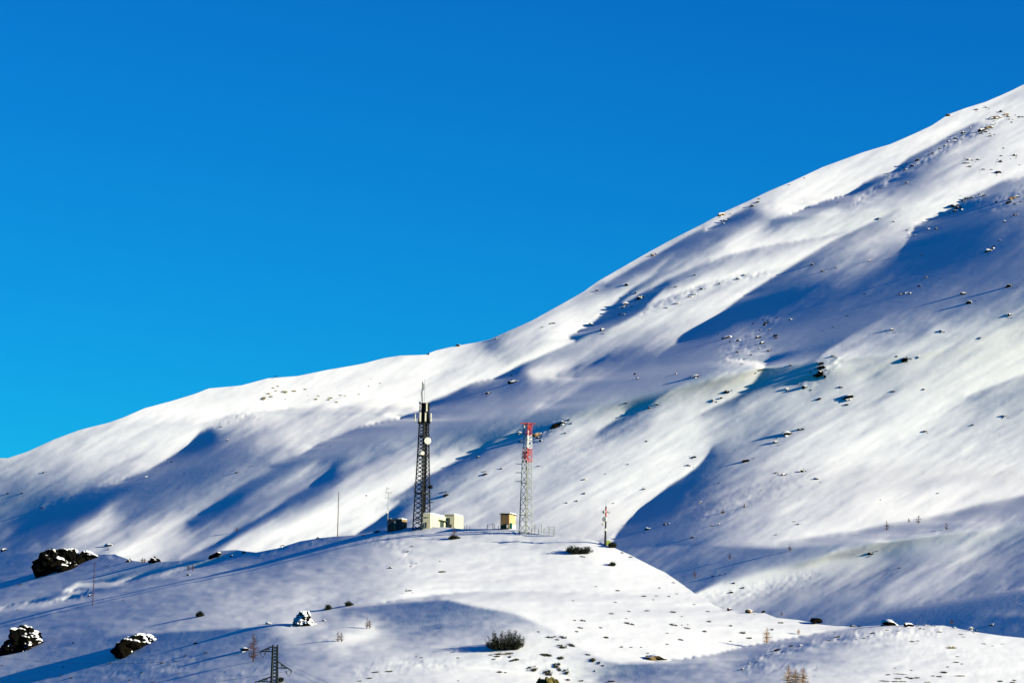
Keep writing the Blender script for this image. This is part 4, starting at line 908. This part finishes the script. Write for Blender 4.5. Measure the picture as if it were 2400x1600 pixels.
b.build('head_frame', red_p, t2)
b = MB(); b.box((-6*PX, -.6, Z2(1066)), (6*PX, .6, 12*PX))
for q in (1058, 1063, 1069, 1073): b.tube([(-15*PX, -.6, Z2(q)), (-3*PX, -.6, Z2(q))], .045, 4)
b.build('yagi_antenna', mat('dark_red', (.10, .02, .03), .7), t2)
dish(t2, (-10.5*PX, -.5, Z2(998)), 3.4*PX, .4, (-.5, -1, .1), white_p)
b = MB(); b.tube([(-13.5*PX, -.1, Z2(1240)), (-12.2*PX, -.1, Z2(1079))], .05, 5); b.build('cable_ladder', steel_g, t2)
for v_ in (1086, 1106.5, 1127):
    b = MB(); b.tube([(-11*PX, -.1, Z2(v_)), (-27*PX, -.1, Z2(v_))], .05, 4)
    for q in (-15, -19, -23, -26.5): b.tube([(q*PX, -.5, Z2(v_)-.1), (q*PX, .5, Z2(v_)+.1)], .04, 4); b.tube([(q*PX, -.1, Z2(v_+1.6)), (q*PX, -.1, Z2(v_-1.6))], .035, 4)
    b.build('dipole_antenna', grey_pl, t2)

# --- thin mast on the right shoulder
u0 = 1418.5; p = at(u0, crest_v(u0, SH)+2); PX = dist(u0, crest_v(u0, SH)+2)/9000; Z3 = lambda v: (1277-v)*PX
t3 = empty('antenna_mast', p); tag(t3, 'thin black and red mast with round cream dishes and a green box at its foot', 'antenna mast')
b = MB(); b.tube([(0, 0, -.5), (0, 0, Z3(1243))], [.24, .17], 10); b.build('pole', black_m, t3)
b = MB(); b.tube([(0, 0, Z3(1243)), (0, 0, Z3(1237.5))], .16, 10); b.build('pole_band', cream, t3)
b = MB(); b.tube([(0, 0, Z3(1237.5)), (0, 0, Z3(1209))], [.15, .14], 10); b.build('pole', black_m, t3)
b = MB(); b.tube([(0, 0, Z3(1209)), (0, 0, Z3(1191))], .14, 10); b.build('pole', red_p, t3)
b = MB(); b.tube([(0, 0, Z3(1191)), (0, 0, Z3(1186))], .14, 10); b.build('pole', black_m, t3)
b = MB(); b.tube([(0, 0, Z3(1187)), (0, 0, Z3(1167))], [.05, .02], 5); b.build('whip_antenna', grey_pl, t3)
dish(t3, (-3.4*PX, -.4, Z3(1216)), 5.6*PX, .5, (-.35, -1, 0)); dish(t3, (-6.6*PX, -.4, Z3(1228)), 3.4*PX, .3, (-.2, -1, 0)); dish(t3, (-6*PX, -.3, Z3(1199)), 3.6*PX, .5, (-1, -.5, 0), grey_pl)
b = MB(); b.tube([(-5*PX, 0, Z3(1200.5)), (8*PX, 0, Z3(1200.5))], .04, 5); b.box((8*PX, 0, Z3(1200.5)), (.2, .2, .3)); b.build('side_arm', steel_g, t3)
c0 = empty('cabinet', p+Vector((6.6*PX, .5, -.5))); tag(c0, 'bright green equipment cabinet at the foot of the thin mast', 'cabinet')
b = MB(); b.box((0, 0, Z3(1270)+.1), (8.4*PX, .7, 19*PX), Matrix.Rotation(.25, 3, 'Z')); b.build('body', green_b, c0)
b = MB(); b.box((-.3*PX, -.37, Z3(1270)+.15), (6.2*PX, .05, 14*PX), Matrix.Rotation(.25, 3, 'Z')); b.build('door', green_b, c0)

# --- huts
A = math.radians(14); dl = Vector((-math.cos(A), math.sin(A), 0)); dr = Vector((math.sin(A), math.cos(A), 0))
def hut(name, u, v, wl, wr, h, label, ml, mr, mroof, back=0.0, over=.0, ribs_l=0, ribs_r=0, cat='hut', roof_t=.12, rise=0):
    p = at(u, v)*(1+back/dist(u, v)); PX = (dist(u, v)+back)/9000
    root = empty(name, p); tag(root, label, cat)
    WL, WR, H = wl*PX/math.cos(A), wr*PX/math.sin(A), h*PX
    def wall(d, L, m, nm, n, ribs):
        b = MB(); q = [Vector((0, 0, -1.5)), d*L+Vector((0, 0, -1.5)), d*L+Vector((0, 0, H)), Vector((0, 0, H))]
        b.add(q+[x-n*.12 for x in q], [(0, 1, 2, 3), (4, 5, 6, 7), (0, 1, 5, 4), (1, 2, 6, 5), (2, 3, 7, 6), (3, 0, 4, 7)])
        o = b.build(nm, m, root)
        if ribs:
            r = MB(); rot = Matrix.Rotation(math.atan2(d.y, d.x), 3, 'Z')
            for k in range(ribs): r.box(d*(L*(k+.5)/ribs)+n*.035+Vector((0, 0, H/2-.3)), (L/ribs*.45, .07, H+.5), rot)
            r.build('cladding', m, o)
        return o
    nl, nr = Vector((-math.sin(A), -math.cos(A), 0)), Vector((math.cos(A), -math.sin(A), 0))
    wall(dl, WL, ml, 'wall', nl, ribs_l); wall(dr, WR, mr, 'wall', nr, ribs_r)
    b = MB(); o1, o2 = dl*WL, dr*WR
    for (s0, d, L) in ((o2, dl, WL), (o1, dr, WR)):
        q = [s0+Vector((0, 0, -1.5)), s0+d*L+Vector((0, 0, -1.5)), s0+d*L+Vector((0, 0, H-.01)), s0+Vector((0, 0, H-.01))]; b.add(q, [(0, 1, 2, 3)])
    b.build('rear_wall', ml, root)
    e = over; c = [-dl*e-dr*e, o1+dl*e-dr*e, o1+o2+dl*e+dr*e, o2-dl*e+dr*e]
    b = MB(); lo = [x+Vector((0, 0, H+.003)) for x in c]; hi = [x+Vector((0, 0, H+roof_t+rise)) for x in c]
    b.add(lo+hi, [(0, 1, 2, 3), (4, 5, 6, 7), (0, 1, 5, 4), (1, 2, 6, 5), (2, 3, 7, 6), (3, 0, 4, 7)]); b.build('roof', mroof, root)
    b = MB(); hs = [x*.93+(o1+o2)*.035+Vector((0, 0, H+roof_t+rise+.004)) for x in c]; ht = [x+Vector((0, 0, .16)) for x in hs]
    b.add(hs+ht, [(4, 5, 6, 7), (0, 1, 5, 4), (1, 2, 6, 5), (2, 3, 7, 6), (3, 0, 4, 7)]); b.build('roof_snow', cap_m, root)
    def deco(side, f0, f1, z0, z1, m, nm, out=.06, parent=None, thick=.08):
        d, L, n = (dl, WL, nl) if side == 'l' else (dr, WR, nr)
        b = MB(); b.box(d*(L*(f0+f1)/2)+n*out+Vector((0, 0, H*(z0+z1)/2)), (L*(f1-f0), thick, H*(z1-z0)), Matrix.Rotation(math.atan2(d.y, d.x), 3, 'Z'))
        return b.build(nm, m, parent or root)
    return root, deco, H
r, dc, H = hut('equipment_shelter', 941.5, 1241, 33, 11, 24, 'low navy corrugated shelter with tan end left of the dark tower', navy, tan_s, tan_s, 0, .06, 9, 0, 'shelter')
o = dc('l', .42, .56, -.1, .62, tan_s, 'door', .12); dc('l', .44, .53, .60, .82, white_p, 'lamp', .2); dc('l', .0, 1, .95, 1.0, tan_s, 'fascia', .09)
dc('r', .45, .6, .05, .6, steel_d, 'vent', .07)
r, dc, H = hut('equipment_hut', 1064.3, 1238, 24, 20, 32, 'right cream hut behind the small bare shrub', wall_c, wall_c, wall_c, 14, .0, 0, 7)
dc('l', .42, .62, .1, .78, door_d, 'door', .06); dc('l', .25, .36, .0, .3, door_d, 'vent', .06); dc('l', .0, 1, .96, 1.0, steel_g, 'fascia', .06)
r, dc, H = hut('equipment_hut', 1007.5, 1238, 16.5, 34, 34, 'left cream hut with dark canopied door beside the dark tower legs', wall_c, wall_c, wall_c, 0, .0, 0, 9)
o = dc('r', .62, .86, .06, .66, door_d, 'door', .08); dc('r', .50, .98, .68, .73, door_d, 'canopy', .3, None, .55); dc('l', .15, .85, .76, .80, steel_g, 'cable_run', .08); dc('l', .42, .54, .05, .45, tan_s, 'vent', .08)
dc('l', .75, .85, .05, .4, steel_g, 'downpipe', .08)
r, dc, H = hut('wooden_hut', 1193, 1239, 20.5, 15, 35, 'small brown plank hut with dark flat roof left of the red tower', wood, ply, roof_d, 0, .22, 10, 0)
dc('l', .05, .36, .0, .34, black_m, 'meter_box', .22, None, .3); dc('l', .08, .22, .06, .28, white_p, 'vent', .42); dc('r', .04, .18, -.05, .40, teal_m, 'bin', .25, None, .35)
dc('r', .30, .95, .02, .36, white_p, 'hatch', .06); dc('l', -.02, 1, -.02, .05, black_m, 'plinth', .16)
# --- poles
def pole(name, u, v, utop, vtop, r, m, label, cat='pole', grp=None):
    p = at(u, v); D = dist(u, v); px = D/9000; dx = ((utop-u)-.0218*(v-vtop))*px
    root = empty(name, p); tag(root, label, cat, grp); b = MB(); b.tube([(0, 0, -.6), (dx, 0, (v-vtop)*px)], [r, r*.75], 8); b.build('shaft', m, root); return root, px
r_, px = pole('wooden_pole', 217, 1418, 221, 1318, .085, pole_r, 'dark reddish pole standing in front of the big left boulder')
b = MB(); b.box((0, 0, 100*px-.15), (.5, .1, .1)); b.build('crosspiece', pole_r, r_)
r_, px = pole('wooden_pole', 791, 1258, 793.6, 1154, .09, pole_w, 'tall thin pale pole alone on the crest left of the navy shelter')
b = MB(); b.tube([(0, 0, 103*px), (.02, 0, 106*px)], .04, 6); b.build('cap', steel_d, r_)
r_, px = pole('weather_mast', 907.5, 1243, 910.5, 1152, .07, steel_g, 'slim grey weather mast with small aerials beside the navy shelter', 'weather mast')
for q, x0, x1 in ((89, -5, 8), (99, -4, 1), (77, -6, 3)):
    b = MB(); b.tube([(x0*px, 0, q*px), (x1*px, 0, q*px)], .035, 4); b.tube([(x0*px, 0, (q-3)*px), (x0*px, 0, (q+3.5)*px)], .035, 4); b.tube([(x1*px, 0, (q-2)*px), (x1*px, 0, (q+2)*px)], .035, 4); b.build('aerial', steel_g, r_)
b = MB(); b.tube([(-3.5*px, 0, 88*px), (-3.5*px, 0, 101*px)], .035, 4); b.build('aerial', steel_g, r_)
b = MB(); b.box((0, -.12, 44*px), (.34, .25, .5)); b.build('instrument_box', white_p, r_)
# --- fences
def fence(posts, label, wires=(.35, .65, .95)):
    root = None
    pts = []
    for (u, vt, vb, lean) in posts:
        v0 = max(vb, crest_v(u, SH)+1.5); p = at(u, v0); px = dist(u, v0)/9000
        if root is None: root = empty('wire_fence', p); tag(root, label, 'fence')
        p = p-root.location; h = (v0-vt)*px
        b = MB(); b.tube([p-Vector((0, 0, .4)), p+Vector((lean*px, 0, h))], .055, 5); b.build('post', steel_g, root)
        pts.append((p, h, lean*px))
    for f in wires:
        b = MB(); b.tube([p+Vector((l*f, 0, h*f)) for p, h, l in pts if h > .8], .018, 4, cap=False); b.build('wire', steel_g, root)
fence([(1142, 1228, 1240, 0), (1155, 1226, 1239, 0), (1159, 1228, 1240, 0), (1168, 1232, 1240, 0)], 'short wire fence left of the brown plank hut')
fence([(1246, 1238, 1246, 0), (1253.5, 1227, 1247, 0), (1262, 1238, 1250, 0), (1269, 1228, 1251, 0), (1275, 1237, 1252, 0), (1285, 1231, 1253, 0), (1288, 1234, 1253, 0), (1296, 1234, 1254, 4), (1299.5, 1233, 1254, 0)],
      'long wire fence with uneven posts right of the red tower')
fence([(1089, 1232, 1241, 0), (1094, 1229, 1241, 0), (1101, 1232, 1241, 0)], 'tiny three-post fence right of the cream huts')

# --- power pylon, cut by the bottom of the frame
ub, vb = 638, 1772; p = at(ub, vb, 'hill'); PX = dist(ub, vb, 'hill')/9000; ZP = lambda v: (vb-v)*PX
pl = empty('power_pylon', p); tag(pl, 'dark lattice power pylon top at the bottom edge beside the tall bare larch', 'pylon')
hdp = fn_lin((0, 15*PX), (ZP(1600), 10.2*PX), (ZP(1514), 7.6*PX), (ZP(1510), 7.4*PX))
lattice(pl, hdp, -.5, ZP(1514), 30, math.radians(60), .085, .042, steel_p)
b = MB()
for k in range(4):
    a = math.radians(60)+k*math.pi/2; b.tube([(hdp(ZP(1514))*math.cos(a), hdp(ZP(1514))*math.sin(a), ZP(1515)), (hdp(ZP(1514))*math.cos(a), hdp(ZP(1514))*math.sin(a), ZP(1510.5))], .06, 5)
b.build('peak', steel_p, pl)
tips = {}
def arm(sg, vt, vbm, tip_u, tip_v):
    axu = lambda v: ub+.0218*(vb-v)
    tx = (tip_u-axu(tip_v))*PX; T = Vector((tx, 0, ZP(tip_v)))
    b = MB()
    for y in (-.35, .35):
        a0 = Vector((sg*6*PX, y, ZP(vt))); c0_ = Vector((sg*7*PX, y, ZP(vbm)))
        b.tube([a0, T], .09, 5); b.tube([c0_, Vector((tx*.8, y*.3, ZP(vbm)-.02)), T], .075, 5)
        for f in (.28, .52): b.tube([a0.lerp(T, f), Vector((c0_.x+(T.x-c0_.x)*f, y*(1-f), ZP(vbm)+(T.z-ZP(vbm))*f*.2))], .05, 4)
        b.tube([a0.lerp(T, .28), c0_.lerp(T, .52)], .04, 4)
    b.tube([(sg*6*PX, -.35, ZP(vbm)), (sg*6*PX, .35, ZP(vbm))], .06, 4)
    o = b.build('crossarm', steel_p, pl)
    q0 = T+Vector((0, 0, -.02)); q1 = T+Vector((-sg*12.5*PX, 0, -.06)); e0 = q0+Vector((-sg*1.3*PX, 0, -5.5*PX)); e1 = q1+Vector((sg*1.3*PX, 0, -5.5*PX))
    for s_, e_ in ((q0, e0), (q1, e1)):
        i_ = MB()
        n_ = 7; i_.tube([s_.lerp(e_, k/(2*n_)) for k in range(2*n_+1)], [.05 if k % 2 else .10 for k in range(2*n_+1)], 8); i_.build('insulator', mat('insulator_glass', (.02, .05, .06), .3), o)
    j = MB(); m_ = (e0+e1)/2+Vector((0, 0, -7*PX)); j.tube([e0, e0.lerp(m_, .55)+Vector((sg*.6*PX, 0, 0)), m_, e1.lerp(m_, .55)+Vector((-sg*.6*PX, 0, 0)), e1], .035, 5); j.build('jumper_wire', black_m, o)
    return p+T
TL = arm(-1, 1514, 1526.5, 608, 1527.5); TR = arm(1, 1549, 1564.5, 682, 1570.5); TB = arm(-1, 1585, 1597, 596, 1600)
cab = mat('wire_aluminium', (.05, .07, .08), .5, .3)
def wire(a, end, sag, label):
    n = 28; pts = []
    for k in range(n+1):
        f = k/n; q = a.lerp(end, f); q.z -= sag*4*f*(1-f); pts.append(q-a)
    b = MB(); b.tube(pts, .016, 4, cap=False); o = b.build('power_line', cab); o.location = a; tag(o, label, 'power line', 'wires strung from the pylon')
wire(TL, ray(-120, 1520)*620, 2.0, 'thin wire sagging left from the upper left pylon arm below the boulders')
wire(TL, ray(1000, 1700)*430, .1, 'thin wire falling right from the upper left pylon arm')
wire(TR, ray(-120, 1610)*600, 1.6, 'thin wire running left from the right pylon arm')
wire(TR, ray(900, 1672)*440, .1, 'thin wire falling right from the right pylon arm')
wire(TB, ray(-120, 1530)*620, 3.4, 'lowest thin wire running left from the lower pylon arm across the corner')

moss_m = mat('mossy_rock', (.012, .011, .004), .95, noise=(.9, (.26, .22, .07), .38, .66), spec=.05)
# ---------------------------------------------------------------- boulders
def boulder(u, v, wpx, lumps, seed, label, snow, flat=.8, sub=5, m=rock_m, rough=.34, rz=0, cat='boulder', grp='snow-capped boulders on the near slope', sink=.05):
    p = at(u, v); D = dist(u, v); s = wpx*D/9000
    me, cm = make_rock(seed, sub, lumps, rough=rough, snow=snow, thick=.018, flat=flat)
    me.materials.append(m); cm.materials.append(cap_m)
    o = bpy.data.objects.new('boulder', me); COL.objects.link(o); o.location = p-Vector((0, 0, s*sink)); o.scale = (s, s, s); o.rotation_euler = (0, 0, rz)
    c = bpy.data.objects.new('snow_cap', cm); COL.objects.link(c); c.parent = o
    return tag(o, label, cat, grp)
boulder(154, 1330, 140, [(-.22, 0, .13, .62), (.04, .08, .15, .66), (.06, -.14, -.02, .6), (.31, .02, .19, .46), (-.36, -.02, .0, .42), (.42, .02, .12, .30)], 3,
        'largest black boulder with snow ledges behind the reddish pole', .98, .74, rough=.30)
boulder(56, 1519, 112, [(-.02, 0, .16, .78), (.12, -.08, .0, .66), (-.3, 0, -.02, .5), (.42, 0, .0, .30), (-.45, .05, -.1, .3)], 8, 'domed black boulder streaked with snow in the lower left corner', .86, .95, rough=.32)
boulder(324, 1515, 116, [(-.14, 0, .04, .82), (.2, .05, .12, .5), (.42, 0, .06, .36), (.52, 0, -.06, .25)], 14, 'two-lobed dark boulder with thick snow lid left of the tall bare larch', .78, .72, rough=.30)
boulder(712, 1464, 66, [(0, 0, .10, .80), (-.05, 0, .30, .46), (-.30, 0, -.08, .5), (.32, 0, -.06, .52)], 21, 'pointed snow-covered rock cone right of the pylon', .30, 1.0, m=rock_m, rough=.3)
boulder(1284, 1612, 56, [(0, 0, .1, .8), (-.3, 0, .3, .35), (.25, 0, .25, .4)], 31, 'yellow-brown rock outcrop cut by the bottom edge beside the pine shrub', 1.3, 1.0, m=moss_m, rough=.5, grp=None)
put_rocks(ROCK_M, 'mtn', region_m, 'rocks scattered over the mountain snow')
put_rocks(ROCK_H, 'hill', region_h, 'rocks showing through the near snow')
put_grass(GRASS_M, 'mtn', region_m, 'grass patches on the far bright slope', True)
put_grass(GRASS_H, 'hill', region_h, 'grass patches showing through the near snow')
if tiny.v: tag(tiny.build('small_stones', rock_m), 'tiny dark stones dotted over the snow slopes', 'stones', kind='stuff')
if tiny_s.v: tag(tiny_s.build('grass_tufts', [grass_m, grass_y]), 'tiny dark grass tufts dotted over the near snow', 'grass tufts', kind='stuff')

# ---------------------------------------------------------------- shrubs and larches
pine_shrub('pine_shrub', 1184, 1519, 84, 36, 'big dark green dwarf pine on the near mound', 'dwarf pine shrubs', 5, notch=lambda x: 1 if x < -.22 else (.72 if x < -.08 else 1.0))
pine_shrub('pine_shrub', 1358, 1295, 56, 13, 'wide low dwarf pine with a dip in its middle on the hilltop', 'dwarf pine shrubs', 6, notch=lambda x: .75+abs(x-.05)*1.2)
pine_shrub('pine_shrub', 1435, 1281, 13, 9, 'tiny dark pine tuft right of the green cabinet', 'dwarf pine shrubs', 7)
for (u, v, w_, h_, lb) in ((769, 1428, 9, 9, 'small dark shrub above the pointed rock cone'), (818, 1419, 13, 8, 'small leaning dark shrub on the slope right of the rock cone'),
                           (468, 1444, 12, 10, 'small green shrub on the shaded slope left of the pylon'), (1435, 1325, 8, 7, 'tiny green tuft below the thin mast'), (646+10, 1597, 12, 8, 'small dark tuft at the foot of the pylon')):
    pine_shrub('small_shrub', u, v, w_, h_, lb, 'small dark shrubs on the near snow', int(u))
larch('larch', 594, 1549, 70, 34, 'tallest bare brown larch standing behind the pylon', 'bare larches on the near snow', seed=3, dens=1.5)
larch('larch', 796, 1503, 26, 24, 'small two-stemmed bare larch between the pylon and the pine shrub', 'bare larches on the near snow', stems=2, seed=5)
larch('larch', 863, 1472, 25, 17, 'small bare larch upslope of the two-stemmed one', 'bare larches on the near snow', stems=2, seed=7)
larch('larch', 1797, 1508, 40, 26, 'golden sunlit larch on the shaded bank at lower right', 'golden larches at lower right', gold=True, seed=9)
larch('larch', 1872, 1486, 14, 9, 'tiny golden larch right of the golden sunlit one', 'golden larches at lower right', gold=True, seed=10)
larch('larch', 1864, 1612, 56, 46, 'wide three-stemmed brown-gold larch at the bottom edge', 'golden larches at lower right', gold=True, stems=3, seed=12, dens=1.3)
larch('bare_shrub', 1065, 1261, 27, 18, 'reddish bare shrub in front of the right cream hut', 'bare shrubs on the hill', seed=13, cat='shrub', stems=1)
pine_shrub('small_shrub', 1065, 1262, 18, 6, 'low dark tuft round the foot of the reddish bare shrub', 'small dark shrubs on the near snow', 77)
larch('bare_shrub', 441, 1338, 17, 9, 'left of two thin bare shrubs above the trail', 'bare shrubs on the hill', seed=15, cat='shrub')
larch('bare_shrub', 451, 1338, 18, 9, 'right of two thin bare shrubs above the trail', 'bare shrubs on the hill', seed=16, cat='shrub')
larch('bare_shrub', 336, 1319, 13, 14, 'brownish bare shrub on the left crest beside a rock', 'bare shrubs on the hill', seed=17, cat='shrub', stems=2)
TREES = [(2078, 1243, 26, 15, 'larger bare larch at the top edge of the lower blue band'), (2153, 1227, 20, 18, 'bushy bare larch right of the larger one on the blue band edge'),
         (2218, 1241, 18, 13, 'rightmost bare larch inside the lower blue band'), (1851, 1291, 15, 11, 'small bare larch in the middle of the lower blue band'),
         (1710, 1311, 15, 10, 'small bare larch in the shade left of the middle one'), (1628, 1354, 22, 13, 'bare larch in deep shade just above the bright hill edge'),
         (2130, 1224, 11, 6, 'tiny sapling between the two larches on the blue band edge'), (555, 1245, 12, 8, 'lone tiny reddish larch on the lower left slope'),
         (2230, 1463, 14, 12, 'faint bare shrub behind the lower right knoll crest'), (1694, 1203, 11, 9, 'small bare shrub in the bluish hollow right of the mast'),
         (1745, 1190, 10, 7, 'tiny bare shrub above the small one in the hollow'), (1832, 1442, 9, 7, 'tiny larch behind the low crest left of the dark rock')]
for i, (u, v, h, w_, lb) in enumerate(TREES): larch('larch', u, v, h, w_, lb, 'larches on the far slope', where='mtn', seed=30+i, cat='larch')
